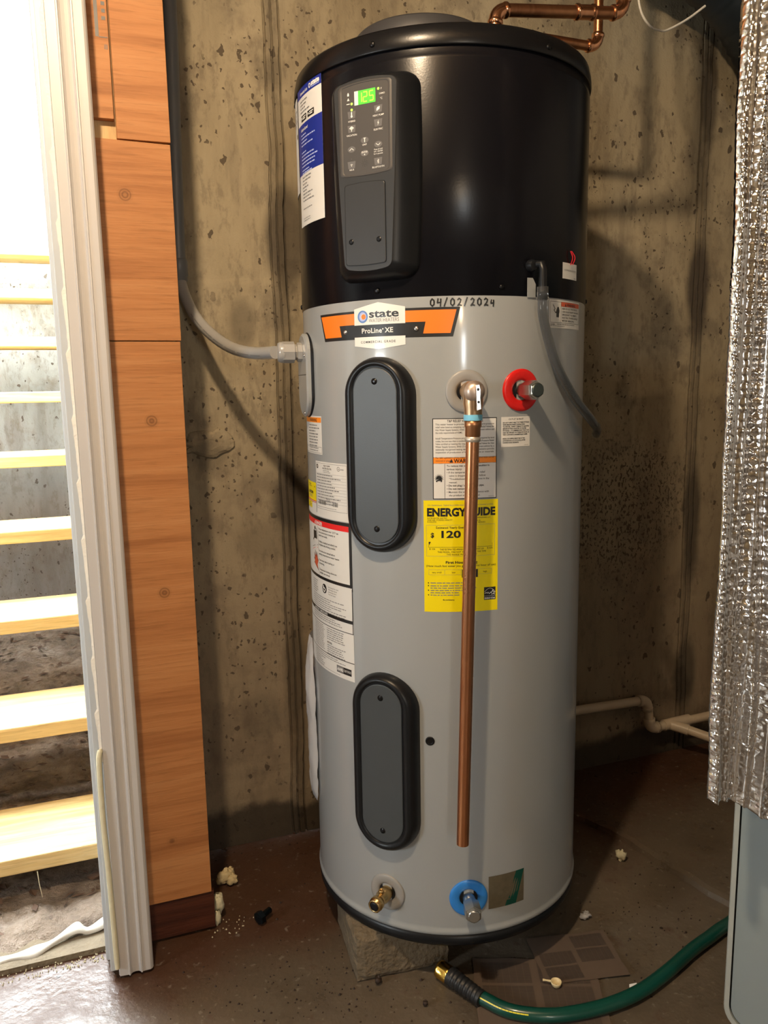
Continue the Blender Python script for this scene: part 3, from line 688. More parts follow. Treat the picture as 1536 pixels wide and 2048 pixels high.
l.bars(.011, .1468, .082, .0042, 1, seed=1, ragged=.05); l.bars(.011, .1520, .102, .0042, 2, seed=2, ragged=.3); l.bars(.011, .1605, .070, .0042, 2, seed=3, ragged=.2); l.bars(.011, .1690, .060, .0042, 1, seed=4)
l.text(.033, .1795, .0036, 'ftc.gov/energy', 'ink', bold=.02)
l.rect(.1065, .1575, .0215, .0232, 'ink', 2); l.rect(.1068, .1735, .0209, .0004, 'white', 3)
pts = [(.1075+.0195*k/12, .1700-.0102*sin(PI*(.12+.76*k/12))) for k in range(13)]; l.stroke(pts, .0006, 'white', 3)
l.stroke([(.1082, .1690), (.1105, .1672), (.1125, .1690), (.1140, .1668), (.1155, .1690), (.1165, .1700), (.1185, .1668), (.1200, .1688)], .0009, 'white', 3)
l.stroke([(.1200, .1682), (.1228, .1635), (.1238, .1668), (.1272, .1668), (.1248, .1690), (.1262, .1715), (.1235, .1698), (.1205, .1712)], .0009, 'white', 3)
l.text(.11725, .1793, .0044, 'ENERGY STAR', 'white', 'CENTER', bold=.03, layer=3, fit=.0195)
l.build()
# white inlet/outlet label
l = Label(-2.9, 1.0985, 'fitting_label', label='small white fitting instruction label'); w_ = W(-2.9, 9.0)
l.rect(0, 0, w_, .0520, 'paperwhite', 0); l.text(w_/2, .0055, .0040, 'OUTLET & INLET', 'ink', 'CENTER')
for k, s_ in enumerate(['DO NOT APPLY HEAT TO THESE FITTINGS', 'WHEN MAKING SWEAT CONNECTIONS', 'TO HEATER.  SWEAT TUBING TO ADAPTER', 'BEFORE FITTING ADAPTER TO WATER', 'FITTINGS.  IT IS IMPERATIVE THAT NO', 'HEAT BE APPLIED TO THESE FITTINGS AS', 'THEY CONTAIN A NONMETALLIC LINER.', '', 'MARK ON NIPPLE MUST BE IN THE', 'UP POSITION (12 O\'CLOCK) AFTER', 'CONNECTIONS ARE MADE.']):
    if s_: l.text(.0028, .0112+.00345*k, .0032, s_, 'ink', bold=.022, fit=min(w_-.005, len(s_)*.00152))
l.text(w_-.003, .0500, .002, '100312876', 'greyink', 'RIGHT')
l.build()
# shock warning label, right
l = Label(17.8, 1.2995, 'shock_warning_label', label='small shock warning label with red orange band'); w_ = W(17.8, 40.2)
l.rect(0, 0, w_, .0485, 'paperwhite', 0); l.frame(.0025, .0028, w_-.005, .0365, .0006, 'ink'); l.rect(.0335, .0028, .0005, .0365, 'ink', 1)
l.rect(.034, .0032, w_-.037, .0075, 'redorange', 2); l.poly([(.046, .0100), (.0485, .0045), (.0510, .0100)], 'ink', 3); l.text(.0525, .0099, .0072, 'WARNING', 'ink', bold=.02, layer=3)
for k, s_ in enumerate(['RISK OF ELECTRIC SHOCK', 'CAN CAUSE INJURY OR DEATH', 'DISCONNECT ALL REMOTE', 'ELECTRIC POWER SUPPLIES', 'BEFORE SERVICING.']): l.text(.037, .0158+.0052*k, .0043, s_, 'ink', bold=.012, fit=min(.066, len(s_)*.0027))
l.stroke([(.010, .009), (.0155, .0155), (.0125, .018), (.017, .0225)], .0013, 'ink', 3)
hand = [(.020, .016), (.0222, .0125), (.0245, .0115), (.0268, .0135), (.0282, .018), (.028, .0215), (.027, .023), (.0265, .030), (.0195, .030), (.0195, .0235), (.016, .021), (.0185, .021)]
for k in range(len(hand)): l.poly([(.0232, .021), hand[k], hand[(k+1) % len(hand)]], 'ink', 3)
l.text(.003, .0433, .003, 'DANGER:', 'ink', bold=.02); l.bars(.022, .0412, .075, .003, 1, seed=5); l.bars(.003, .0445, .060, .0028, 1, seed=6)
l.build()
# little tag with red wire on the shroud
l = Label(24.8, 1.3645, 'wire_tag', r=.2815, label='small white paper tag'); w_ = W(24.8, 35.6, .2815)
l.rect(0, 0, w_, .0275, 'white', 0); l.text(w_/2, .0140, .0042, 'CONDENSATE', 'greyink', 'CENTER', fit=w_*.8); l.rect(w_-.012, .0245, .008, .001, 'greyink', 1); tg = l.build()
mb = MB(); q = cylp(rad(30), 1.364, .283)
for s_ in (0, .004): mb.tube(bez([q+Vector((.000+s_, 0, -.002)), q+Vector((.001+s_*1.2, -.004, .010)), q+Vector((-.003+s_*.5, -.003, .021))], 5), .0009, 6)
mb.build('red_wire', 'redwire', tg, label='thin red wire loop')
# warning label, far left under junction cover
l = Label(-99.0, 1.1010, 'side_warning_label', label='white side label with orange warning strip'); w_ = W(-99, -78.2)
l.rect(0, 0, w_, .0725, 'paperwhite', 0); l.rect(.002, .0028, w_-.004, .0095, 'orange2', 1); l.text(.040, .0108, .0088, 'WARNING', 'ink', bold=.02, fit=.042)
l.bars(.030, .0165, .066, .0056, 8, seed=7, fill=.4); l.frame(.002, .0588, w_-.004, .0115, .0005, 'ink'); l.bars(.030, .0605, .065, .0045, 2, seed=9)
l.build()
# rating plate
l = Label(-85.0, 1.0155, 'rating_label', label='white rating plate label with printed table'); w_ = W(-85, -61.2)
l.rect(0, 0, w_, .1045, 'paperwhite', 0); l.frame(.003, .0030, w_-.011, .0885, .0004, 'ink')
l.text(.048, .0090, .0046, 'HEAT PUMP', 'ink', 'CENTER'); l.text(.048, .0140, .0046, 'WATER HEATER', 'ink', 'CENTER'); l.bars(.034, .0160, .034, .003, 2, seed=10)
l.disc(.009, .010, .002, .0042, 'ink', 2); l.disc(.0865, .0105, .0036, .0042, 'ink', 2); l.text(.0845, .0118, .0036, 'UL', 'ink'); l.text(.092, .0125, .0034, 'LISTED', 'ink', fit=.009)
for k in range(11):
    l.rect(.004, .0225+.0055*k, w_-.013, .0003, 'greyink', 1); l.bars(.006, .0240+.0055*k, w_-.020, .0028, 1, seed=20+k, fill=.7, ragged=.4)
rnd = random.Random(4); x = .012
while x < .042: ww = rnd.choice([.0005, .0009, .0013]); l.rect(x, .074, ww, .0085, 'ink', 1); x += ww+.0008
x = .066
while x < .082: ww = rnd.choice([.0006, .0012, .0016]); l.rect(x, .074, ww, .0085, 'ink', 1); x += ww+.001
l.bars(.044, .070, .020, .0026, 3, seed=40); l.bars(.006, .0870, .080, .0022, 1, seed=41)
l.build()
# yellow / white sticker beside rating plate
l = Label(-101, .9715, 'yellow_sticker', label='yellow and white sticker'); w_ = W(-101, -85.6)
l.rect(0, 0, w_, .036, 'yellow', 0); l.text(.022, .0065, .005, 'Attention', 'ink', bold=.01); l.bars(.022, .0085, .030, .003, 1, 'ink', 11); l.disc(.067, .0085, 0, .0018, 'ink', 2, 8)
l.text(.018, .0235, .0085, 'UNIFORM', 'ink', bold=.02, fit=.038); l.bars(.022, .0260, .036, .0028, 2, seed=12)
l.rect(0, .0355, w_, .0016, 'redprint', 2); l.rect(0, .0385, w_, .0014, 'redorange', 2); l.rect(0, .0372, w_, .024, 'paperwhite', 1); l.rect(0, .040, .046, .0125, 'yellow', 2); l.bars(.022, .0425, .020, .003, 3, 'ink', 13, layer=3)
l.build()
# long warning label
l = Label(-104, .9060, 'long_warning_label', label='long white instruction label with red danger band'); w_ = W(-104, -61.0); h = .3060
l.rect(0, -.008, w_, .0065, 'paperwhite', 0); l.rect(0, 0, w_, .1295, 'ink', 0)
l.rect(0, .0065, w_-.007, .1105, 'paperwhite', 1); l.rect(0, .0065, w_-.007, .0105, 'redprint', 2)
l.poly([(.075, .0155), (.0778, .0088), (.0806, .0155)], 'white', 3); l.text(.0822, .0155, .0092, 'DANGER', 'white', bold=.03, layer=3, fit=.034)
l.rect(.094, .0185, .0006, .0980, 'ink', 2)
tx = ['Water temperature over 125\u00b0F can', 'cause severe burns instantly or', 'death from scalds.', '', 'Children, disabled and elderly are', 'at highest risk of being scalded.', '', 'See instruction manual before', 'setting temperature at water heater.', '', 'Feel water before bathing or', 'showering.', '', 'Temperature limiting valves are', 'available, see manual.']
for k, s_ in enumerate(tx):
    if s_: l.text(.0975, .0250+.0062*k, .0053, s_, 'ink', bold=.012)
l.rect(.066, .030, .018, .016, 'ink', 2); l.disc(.076, .025, 0, .004, 'ink', 2, 12); l.stroke([(.062, .050), (.068, .046)], .003, 'ink'); l.stroke([(.084, .025), (.088, .032), (.086, .046)], .0025, 'ink')
l.stroke([(.055, .066), (.070, .061), (.091, .057)], .0008, 'ink'); l.stroke([(.055, .071), (.070, .066), (.091, .062)], .0008, 'redprint')
hand = [(.092, .108), (.066, .096), (.071, .093), (.064, .086), (.073, .088), (.066, .076), (.077, .083), (.074, .070), (.082, .082), (.084, .072), (.088, .084), (.092, .088)]
for k in range(len(hand)-1): l.poly([(.086, .098), hand[k], hand[k+1]], 'redorange', 3); l.stroke([hand[k], hand[k+1]], .0010, 'ink', 4)
# lower block
l.rect(0, .1230, w_-.0018, .0720, 'paperwhite', 1)
l.disc(.118, .1395, 0, .0095, 'ink', 3); l.disc(.114, .1355, 0, .0022, 'white', 4, 10); l.stroke([(.1125, .140), (.117, .1375), (.123, .1405), (.119, .146), (.1125, .142)], .0022, 'white', 4)
for k, s_ in enumerate(['See manual for more', 'information about', 'preventing burns', 'from hot water.']): l.text(.134, .1345+.0047*k, .0042, s_, 'greyink', bold=.01)
l.bars(.052, .130, .040, .0046, 6, seed=50); l.bars(.052, .1585, .150, .0044, 7, seed=51, ragged=.35)
l.rect(0, .1860, w_-.0018, .0065, 'ink', 3); l.text(.060, .1912, .0058, 'IMPORTANT / IMPORTANTE', 'white', layer=4, bold=.02, fit=.068)
l.rect(0, .1930, w_, .1130, 'paperwhite', 2); l.rect(w_-.0022, .1245, .0016, .0875, 'ink', 4); l.bars(.052, .1955, .140, .0042, 3, seed=52, layer=4)
l.rect(0, .2110, w_, .0014, 'ink', 3); l.bars(.056, .2160, .060, .00365, 14, seed=53, ragged=.1, layer=4); l.bars(.124, .2160, .070, .0043, 6, seed=54, layer=4, ragged=.15)
l.text(.124, .2470, .005, 'NOTICE:', 'ink', bold=.02, layer=4); l.bars(.124, .2500, .070, .0043, 5, seed=55, layer=4)
l.rect(0, .2690, w_, .0014, 'ink', 3); l.bars(.056, .2735, .140, .0040, 2, seed=56, layer=4); l.bars(.056, .2820, .060, .0040, 5, seed=57, layer=4)
l.rect(.158, .2830, .044, .0135, 'ink', 3); l.rect(.1588, .2838, .0205, .0115, 'greyink', 4); l.text(.160, .2925, .0080, 'AHRI', 'white', layer=5, bold=.03); l.text(.180, .2915, .0064, 'CERTIFIED', 'white', layer=5, fit=.021); l.bars(.060, .3010, .130, .0024, 1, seed=58, layer=4)
l.build()
# two stickers on the black shroud, left
l = Label(-92.8, 1.6900, 'blue_instruction_label', r=.2816, label='blue and white setup instruction label'); w_ = W(-92.8, -70.8, .2816)
l.rect(0, 0, w_, .2385, 'paperwhite', 0); l.rect(0, 0, w_, .0165, 'blueprint', 1); l.rect(0, .0625, w_, .0855, 'blueprint', 1)
l.disc(.0675, .0085, .0022, .0042, 'white', 2, 14); l.text(.0735, .0105, .0115, 'state', 'white', bold=.05, fit=.029); l.rect(.0735, .0122, .028, .0012, 'paleprint', 2); l.text(.020, .0125, .0070, 'Connectivity Guide', 'white', bold=.02, fit=.038)
l.bars(.020, .0230, .046, .0060, 4, seed=60, fill=.35)
for u in (.024, .056): l.rect(u, .0480, .026, .0105, 'ink', 2); l.rect(u+.008, .0505, .015, .0018, 'white', 3); l.rect(u+.008, .0535, .012, .0022, 'white', 3); l.disc(u+.004, .053, 0, .002, 'white', 3, 8)
l.text(.020, .0745, .0075, 'Getting Started', 'white', bold=.02, fit=.034)
for k, (v, ww) in enumerate([(.080, .028), (.086, .072), (.092, .040), (.098, .055), (.110, .028), (.116, .066), (.122, .070), (.128, .070), (.134, .064), (.141, .040), (.1455, .05)]): l.bars(.020, v, ww, .0042, 1, 'paleprint', 61+k, fill=.5, ragged=0)
l.bars(.020, .1530, .060, .0058, 8, seed=75, fill=.35, ragged=.5); l.bars(.020, .2080, .050, .0050, 1, seed=76, fill=.3); l.bars(.020, .2250, .045, .0040, 2, seed=77, fill=.3)
l.build()
l = Label(-108, 1.684, 'second_sticker', r=.2816, label='white sticker curling around the far left'); l.rect(0, 0, W(-108, -94.2, .2816), .167, 'paperwhite', 0); l.bars(.020, .02, .045, .006, 5, seed=80, fill=.4); l.rect(.055, .062, .01, .008, 'ink', 1); l.build()
# foil sticker near the base
l = Label(-7.0, .2345, 'foil_sticker', label='small mottled foil sticker'); w_ = W(-7.0, 8.6)
l.rect(0, 0, w_, .0675, 'olive', 0); l.quad((.058, 0), (w_, 0), (w_-.018, .0675), (.034, .0675), 'greensheen', 1); l.bars(.006, .008, .045, .0042, 12, 'olive', 81, layer=2); l.build()
# dark plug hole
mb = MB(); n = radial(rad(-29.4)); mb.lathe(cylp(rad(-29.4), .5108, .2798), n, [(.0085, 0), (.0085, .0012), (.0068, .0022), (.005, .0010)], 20); mb.build('plug', 'screw', H)

# ---- control panel
az0 = rad(-47); PN = radial(az0); PT = Vector((cos(az0), sin(az0), 0))
def pan(u, z, D): return PN*D+PT*u+Vector((0, 0, z))
def outline(ht, hb, zt, zb, rc, arch, n=56, bow=0):
    """rounded trapezoid, counter clockwise, arched top and bottom"""
    cs = [(hb-rc, zb+rc, -90, hb), (ht-rc, zt-rc, 0, ht), (-ht+rc, zt-rc, 90, ht), (-hb+rc, zb+rc, 180, hb)]; pts = []
    for cx_, cz_, a_, _ in cs:
        for k in range(n//4): a = rad(a_+90*k/(n//4-1)); pts.append((cx_+rc*cos(a), cz_+rc*sin(a)))
    out = []
    for i in range(len(pts)):            # densify straight runs
        a, b = pts[i], pts[(i+1) % len(pts)]; d = math.hypot(b[0]-a[0], b[1]-a[1]); m = 8 if d > .03 else 1
        for k in range(m): t = k/m; out.append((a[0]*(1-t)+b[0]*t, a[1]*(1-t)+b[1]*t))
    res = []
    for x, z in out:
        t = (z-zb)/(zt-zb); hw = hb+(ht-hb)*t; q = max(0, 1-(x/hw)**2)
        x2 = x*(1+bow*4*t*(1-t)/1.0) if bow else x
        res.append((x2, z+arch*q*(t-.35 if t > .5 else (t-.5)*.9)))
    return res
base = outline(.0790, .0745, 1.6520, 1.3335, .022, .008, bow=.06)
face = outline(.0575, .0450, 1.6370, 1.3500, .010, .012, bow=.02)
def lerp_out(a, b, t): return [(p_[0]*(1-t)+q[0]*t, p_[1]*(1-t)+q[1]*t) for p_, q in zip(a, b)]
def baseD(x): return math.sqrt(max(.2795**2-x*x, 0))
mb = MB(); rings = []
for t, d in ((0, 0), (0.03, .12), (.12, .30), (.35, .58), (.65, .82), (.88, .96), (.97, 1.0)):
    o2 = lerp_out(base, face, t); rings.append([pan(x, z, baseD(x)*(1-d)+.311*d) for x, z in o2])
rings.append([pan(x, z, .3115) for x, z in face])
mb.rings(rings, 0, True, False, False); housing = mb.build('control_housing', 'blackplastic', H)
mb = MB(); f1 = [(x*.985, 1.4935+(z-1.4935)*.997) for x, z in face]
mb.rings([[pan(x, z, .3100) for x, z in face], [pan(x, z, .3122) for x, z in face], [pan(x, z, .3130) for x, z in f1]], 0, False, False, True); mb.build('control_face', 'panelface', H)
kp = outline(.0425, .0418, 1.6330, 1.5005, .005, .006)
mb = MB(); kq = [(x*1.16, 1.567+(z-1.567)*1.045) for x, z in kp]
mb.rings([[pan(x, z, .3128) for x, z in kq], [pan(x, z, .3142) for x, z in lerp_out(kq, kp, .35)], [pan(x, z, .3142) for x, z in lerp_out(kq, kp, .8)], [pan(x, z, .3134) for x, z in kp]], 0, True, False, True); keyp = mb.build('keypad', 'keypad', H)
dr = outline(.0370, .0375, 1.4826, 1.3560, .004, .004); dr = [(x-.003, z) for x, z in dr]
mb = MB(); g = [((x+.003)*1.035-.003, 1.4193+(z-1.4193)*1.012) for x, z in dr]
mb.rings([[pan(x, z, .3133) for x, z in g], [pan(x, z, .3133) for x, z in dr]], 1, False, False, False)
mb.rings([[pan(x, z, .3131) for x, z in dr], [pan(x, z, .3143) for x, z in dr], [pan((x+.003)*.98-.003, 1.4193+(z-1.4193)*.99, .3147) for x, z in dr]], 0, False, False, True); ddoor = mb.build('access_door', ['panelface', 'blackplastic'], H)
for u in (-.0295, .0223):
    mb = MB(); mb.lathe(pan(u, 1.393, .3140), PN, [(.0045, 0), (.0045, .001), (.0034, .0008), (.0024, .0018)], 16); mb.build('screw', 'screw', ddoor)
class Flat:
    def __init__(s): s.mb = MB(); s.mats = []
    def mi(s, m):
        if m not in s.mats: s.mats.append(m)
        return s.mats.index(m)
    def P(s, u, z, k): return pan(u, z, .3137+k*.0001)
    def poly(s, pts, m, k=1):
        s.mb.add([s.P(u, z, k) for u, z in pts], [tuple(range(len(pts)))], s.mi(m))
    def rect(s, u, z, w_, h, m, k=1): s.poly([(u-w_/2, z-h/2), (u+w_/2, z-h/2), (u+w_/2, z+h/2), (u-w_/2, z+h/2)], m, k)
    def text(s, u, z, size, t, m='white', k=2, bold=.01):
        vs, fs = text_mesh(t, size, 'CENTER', bold); s.mb.add([s.P(u+x, z+y, k) for x, y in vs], fs, s.mi(m))
    def line(s, pts, wd, m, k=3):
        for a, b in zip(pts[:-1], pts[1:]):
            d = Vector((b[0]-a[0], b[1]-a[1])).normalized(); q = Vector((-d.y, d.x))*wd/2
            s.poly([tuple(Vector(a)-q), tuple(Vector(b)-q), tuple(Vector(b)+q), tuple(Vector(a)+q)], m, k)
    def disc(s, u, z, r, m, k=2, n=14): s.poly([(u+r*cos(2*PI*i/n), z+r*sin(2*PI*i/n)) for i in range(n)], m, k)
f = Flat()
f.rect(.0007, 1.6151, .0385, .0212, 'lcd', 1); f.rect(-.0150, 1.6151, .007, .0212, 'lcdpale', 2)
def seg7(u, z, ch, m='lcdseg'):
    S7 = {'1': 'bc', '2': 'abged', '5': 'afgcd', '8': 'abcdefg'}[ch]; a, b = .0034, .0072
    P7 = {'a': ((-a, b), (a, b)), 'b': ((a, b), (a, 0)), 'c': ((a, 0), (a, -b)), 'd': ((-a, -b), (a, -b)), 'e': ((-a, 0), (-a, -b)), 'f': ((-a, b), (-a, 0)), 'g': ((-a, 0), (a, 0))}
    for q in S7: p0, p1 = P7[q]; f.line([(u+p0[0], z+p0[1]), (u+p1[0], z+p1[1])], .0020, m, 4)
seg7(-.0083, 1.615, '1'); seg7(.0015, 1.615, '2'); seg7(.0128, 1.615, '5')
f.build = None
f.mb.build('display', f.mats, keyp, 'lit green temperature display reading 125')
f = Flat()
for u, z in [(-.0237, 1.6081), (-.0239, 1.599), (.0253, 1.6231)]: f.disc(u, z, .0019, 'led')
f.rect(-.0299, 1.6222, .0032, .0034, 'white'); f.rect(-.0299, 1.6245, .002, .002, 'white'); f.poly([(-.0322, 1.6135), (-.0276, 1.6135), (-.0299, 1.6180)], 'white'); f.rect(-.0303, 1.6085, .006, .0012, 'white')
f.text(.0306, 1.6210, .0042, 'F'); f.text(.0318, 1.6140, .0036, 'DEMO'); f.text(.0304, 1.6065, .0042, '\u00b0C')
def btn(u, z, txt, lz=-.0098): f.poly([(u-.0062, z-.0055), (u+.0062, z-.0055), (u+.0075, z+.0055), (u-.0075, z+.0055)], 'button', 1); f.text(u, z+lz-.0012, .0038, txt, 'white'); f.disc(u, z+.0092, .0006, 'button')
btn(-.0241, 1.5914, 'HYBRID'); btn(-.0247, 1.570, 'VACATION'); btn(.0247, 1.5933, 'HEAT PUMP'); btn(.0242, 1.5723, 'ELECTRIC'); btn(-.0262, 1.5145, 'WI-FI', -.0078); btn(.023, 1.5140, 'BLUETOOTH', -.0086)
for u, z in [(-.0256, 1.5385), (-.001, 1.5496), (-.0015, 1.5297), (.0236, 1.5398)]: f.poly([(u+.0073*cos(2*PI*i/18), z+.0048*sin(2*PI*i/18)) for i in range(18)], 'button', 1)
f.rect(-.0241, 1.5925, .0018, .0065, 'white', 3); f.disc(-.0241, 1.5890, .0018, 'white', 3)
f.rect(-.0247, 1.5685, .0012, .005, 'white', 3); f.line([(-.0285, 1.5705), (-.0247, 1.5735), (-.0209, 1.5705)], .0016, 'white'); f.line([(-.0265, 1.5690), (-.0247, 1.5735), (-.0229, 1.5690)], .0012, 'white')
f.poly([(.0218, 1.5900), (.0270, 1.5925), (.0278, 1.5965), (.0235, 1.5960), (.0215, 1.5930)], 'white', 3)
f.poly([(.0250, 1.5765), (.0228, 1.5720), (.0240, 1.5720), (.0234, 1.5680), (.0258, 1.5728), (.0245, 1.5728)], 'white', 3)
f.line([(-.0295, 1.5370), (-.0256, 1.5402), (-.0217, 1.5370)], .0009, 'white'); f.line([(.0197, 1.5414), (.0236, 1.5382), (.0275, 1.5414)], .0009, 'white')
f.rect(-.001, 1.5495, .0014, .0062, 'white', 3); f.rect(-.001, 1.5525, .004, .0012, 'white', 3); f.text(-.0012, 1.5415, .0036, 'UNIT'); f.text(-.0015, 1.5300, .0038, 'ENTER', k=3); f.disc(-.0015, 1.5275, .001, 'white', 3)
for k, s_ in enumerate(['Press & hold', 'UP + ENTER', 'for 5 seconds']): f.text(.0236, 1.5315-.0034*k, .0030, s_)
for r_ in (.0012, .0026): f.line([(-.0262+r_*cos(a), 1.5130+r_*sin(a)) for a in [rad(40+100*i/6) for i in range(7)]], .0006, 'white')
f.disc(-.0262, 1.5128, .0006, 'white', 3); f.line([(.0214, 1.5122), (.0246, 1.5156), (.0230, 1.5172), (.0230, 1.5106), (.0246, 1.5122), (.0214, 1.5156)], .0006, 'white')
for a in range(8):
    for r_ in (.003, .0055): f.disc(-.0018+r_*cos(a*PI/4), 1.5143+r_*.9*sin(a*PI/4), .0005, 'ink', 1, 6)
f.mb.build('keypad_print', f.mats, keyp)

# ---- element access covers
def stadium(hw, zt, zb, n=48):
    pts = []
    for k in range(n//2+1): a = PI*k/(n//2); pts.append((hw*cos(a), zt-hw+hw*sin(a)))
    m = 6
    for k in range(1, m): pts.append((-hw, (zt-hw)*(1-k/m)+(zb+hw)*k/m))
    for k in range(n//2+1): a = PI+PI*k/(n//2); pts.append((hw*cos(a), zb+hw+hw*sin(a)))
    for k in range(1, m): pts.append((hw, (zb+hw)*(1-k/m)+(zt-hw)*k/m))
    return pts
def cover(zt, zb, pt, pb, s1, s2):
    A = stadium(.0668, zt, zb); B = stadium(.0445, pt+.003, pb-.003); mb = MB()
    def ring(t, D, k=0): return [pan(x, z, D if k else baseD(x)*(1-D)+.301*D) for x, z in lerp_out(A, B, t)]
    mb.rings([ring(0, -.01), ring(.0, .25), ring(.10, .55), ring(.28, .80), ring(.52, .97), ring(.68, 1.0), ring(.84, .985), [pan(x, z, .2975) for x, z in B]], 0, True, False, False)
    o = mb.build('access_cover', 'blackplastic', H)
    Pp = stadium(.0425, pt, pb); Q = stadium(.0412, pt-.0013, pb+.0013)
    mb = MB(); mb.rings([[pan(x, z, .2970) for x, z in B], [pan(x, z, .2966) for x, z in Pp]], 1, True, False, False)
    mb.rings([[pan(x, z, .2965) for x, z in Pp], [pan(x, z, .2984) for x, z in Pp], [pan(x, z, .2990) for x, z in Q]], 0, False, False, True)
    p2 = mb.build('cover_plate', ['charcoal', 'blackplastic'], o)
    for s_ in (s1, s2):
        mb = MB(); mb.lathe(pan(0, s_, .2988), PN, [(.0056, 0), (.0056, .0006), (.004, .0004), (.0032, .0018), (.001, .0016)], 18); mb.build('screw', 'screw', o)
cover(1.2050, .8610, 1.1865, .8795, 1.1630, .9056)
cover(.6335, .2830, .6163, .3050, .5910, .3283)

# ---- fittings
def ring_flange(az, z, m, name, ro=.0365, ri=.0175, label=None):
    n = radial(rad(az)); o = cylp(rad(az), z, .2795); mb = MB(); t = Vector((cos(rad(az)), sin(rad(az)), 0)); rings = []
    for r_, h_ in ((ro, -.002), (ro, .0022), (ro-.0015, .0036), (ro-.006, .0042), (ri+.004, .0034), (ri, .001), (ri-.001, -.004)):
        rr = []
        for k in range(48):
            a = 2*PI*k/48; u = r_*cos(a); v = r_*sin(a); D = math.sqrt(R*R-u*u); rr.append(n*(D+h_)+t*u+Vector((0, 0, z+v)))
        rings.append(rr)
    mb.rings(rings[::1], 0, True, False, False)
    rr = [n*(R-.0008+.0006)+t*(ri*cos(2*PI*k/48))+Vector((0, 0, z+ri*sin(2*PI*k/48))) for k in range(48)]
    mb.add(rr, [tuple(range(48))], 1)
    return mb.build(name, [m, 'blackplastic'], H, label)
ring_flange(-15.6, 1.1435, 'greyring', 'escutcheon_ring', label='pale grey ring'); ring_flange(5.0, 1.1438, 'red', 'escutcheon_ring', label='red ring'); ring_flange(-15.0, .1965, 'blue', 'escutcheon_ring', label='blue ring'); ring_flange(-47.5, .1900, 'greyring', 'escutcheon_ring', label='pale grey ring')
def nipple(az, z, r1):
    n = radial(rad(az)); mb = MB(); o = cylp(rad(az), z, .276)
    mb.lathe(o, n, [(.0118, 0), (.0118, .020), (.0105, .022), (.0105, .026)], 24)
    mb.lathe(o, n, [(.0135, r1-.034-.0), (.0165, r1-.032), (.0165, r1-.004)], 6, 0, False); 
    mb.lathe(o, n, [(.0155, r1-.005), (.0145, r1), (.012, r1+.001)], 6, 0, False)
    hn = mb.build('pipe_nipple', 'steel', H, 'zinc hex capped nipple')
    mb = MB(); mb.lathe(o, n, [(.0120, r1-.001), (.0118, r1+.0022), (.010, r1+.003)], 20); mb.build('nipple_cap', 'capend' if z > 1 else 'steel', hn)
nipple(5.2, 1.1438, .050); nipple(-15.0, .1965, .058)
# T&P valve and discharge pipe
az = rad(-15.6); n = radial(az); t = Vector((cos(az), sin(az), 0)); zc = 1.1438; o = cylp(az, zc, .276)
mb = MB(); mb.lathe(o, n, [(.0125, 0), (.0125, .030), (.0165, .034), (.0170, .060), (.0165, .074)], 24); 
oc = cylp(az, zc, .3400); mb.lathe(oc-Vector((0, 0, .046)), (0, 0, 1), [(.0145, 0), (.0150, .004), (.0150, .018), (.0165, .026), (.0165, .050), (.0150, .058), (.010, .062)], 24)
tp = mb.build('relief_valve', 'bronze', H, 'bronze relief valve with test lever')
mb = MB(); oe = cylp(az, zc, .349); mb.lathe(oe, n, [(.0170, 0), (.0175, .003), (.0165, .006), (.0150, .007), (.0145, .010), (.008, .013), (.003, .0135)], 28); mb.build('valve_bonnet', 'bonnet', tp)
mb = MB(); ol = cylp(az, zc, .361)
def lev(u, z, d): return ol+t*u+n*d+Vector((0, 0, z))
pr_ = [(-.0005, .010), (.0045, .0105), (.0065, .002), (.0060, -.010), (.0075, -.028), (.0015, -.030), (.0005, -.012)]
mb.rings([[lev(u+.001, z, .002) for u, z in pr_], [lev(u+.001, z, .0035) for u, z in pr_]], 0, False)
pr_ = [(-.0005, .010), (.0007, .010), (.0022, -.030), (.001, -.030)]
mb.rings([[lev(u, z, .000) for u, z in pr_], [lev(u, z, .008) for u, z in pr_]], 0, False)
mb.build('test_lever', 'steelbright', tp)
mb = MB(); mb.lathe(lev(.0035, .003, .0032), n, [(.0022, 0), (.0022, .0006)], 12); mb.lathe(lev(.0045, -.017, .0032), n, [(.0020, 0), (.0020, .0006)], 12); mb.build('lever_slot', 'blackplastic', tp)
mb = MB(); mb.lathe(oc-Vector((0, 0, .0425)), (0, 0, 1), [(.0153, -.0045), (.0155, 0), (.0152, .005)], 24); mb.build('paint_mark', 'bluetape', tp, 'pale blue painted band')
pt_ = Vector((oc.x, oc.y, 0)); lean = Vector((-.0095, .010, 0)) 
mb = MB(); p0 = pt_+Vector((0, 0, 1.098)); p1 = cylp(rad(-18.7), .345, .340)
mb.tube([p0+(p1-p0)*k/8 for k in range(9)], .0111, 24, caps=False); 
dv = (p1-p0).normalized(); mb.lathe(p1, -dv, [(.0085, .03), (.0085, 0), (.0111, 0)], 24, caps=False)
dp = mb.build('discharge_pipe', 'copper', H, 'copper discharge pipe')
mb = MB(); mb.lathe(p0+dv*.0005, dv, [(.0125, 0), (.0142, .001), (.0142, .010), (.0128, .013), (.0128, .026), (.0111, .028)], 24); mb.build('pipe_adapter', 'copperdark', dp)
mb = MB(); mb.lathe(p0+dv*.0275, dv, [(.0115, 0), (.0132, .002), (.0132, .0065), (.0113, .009)], 24); mb.build('solder_joint', 'solder', dp, 'pale solder ring')
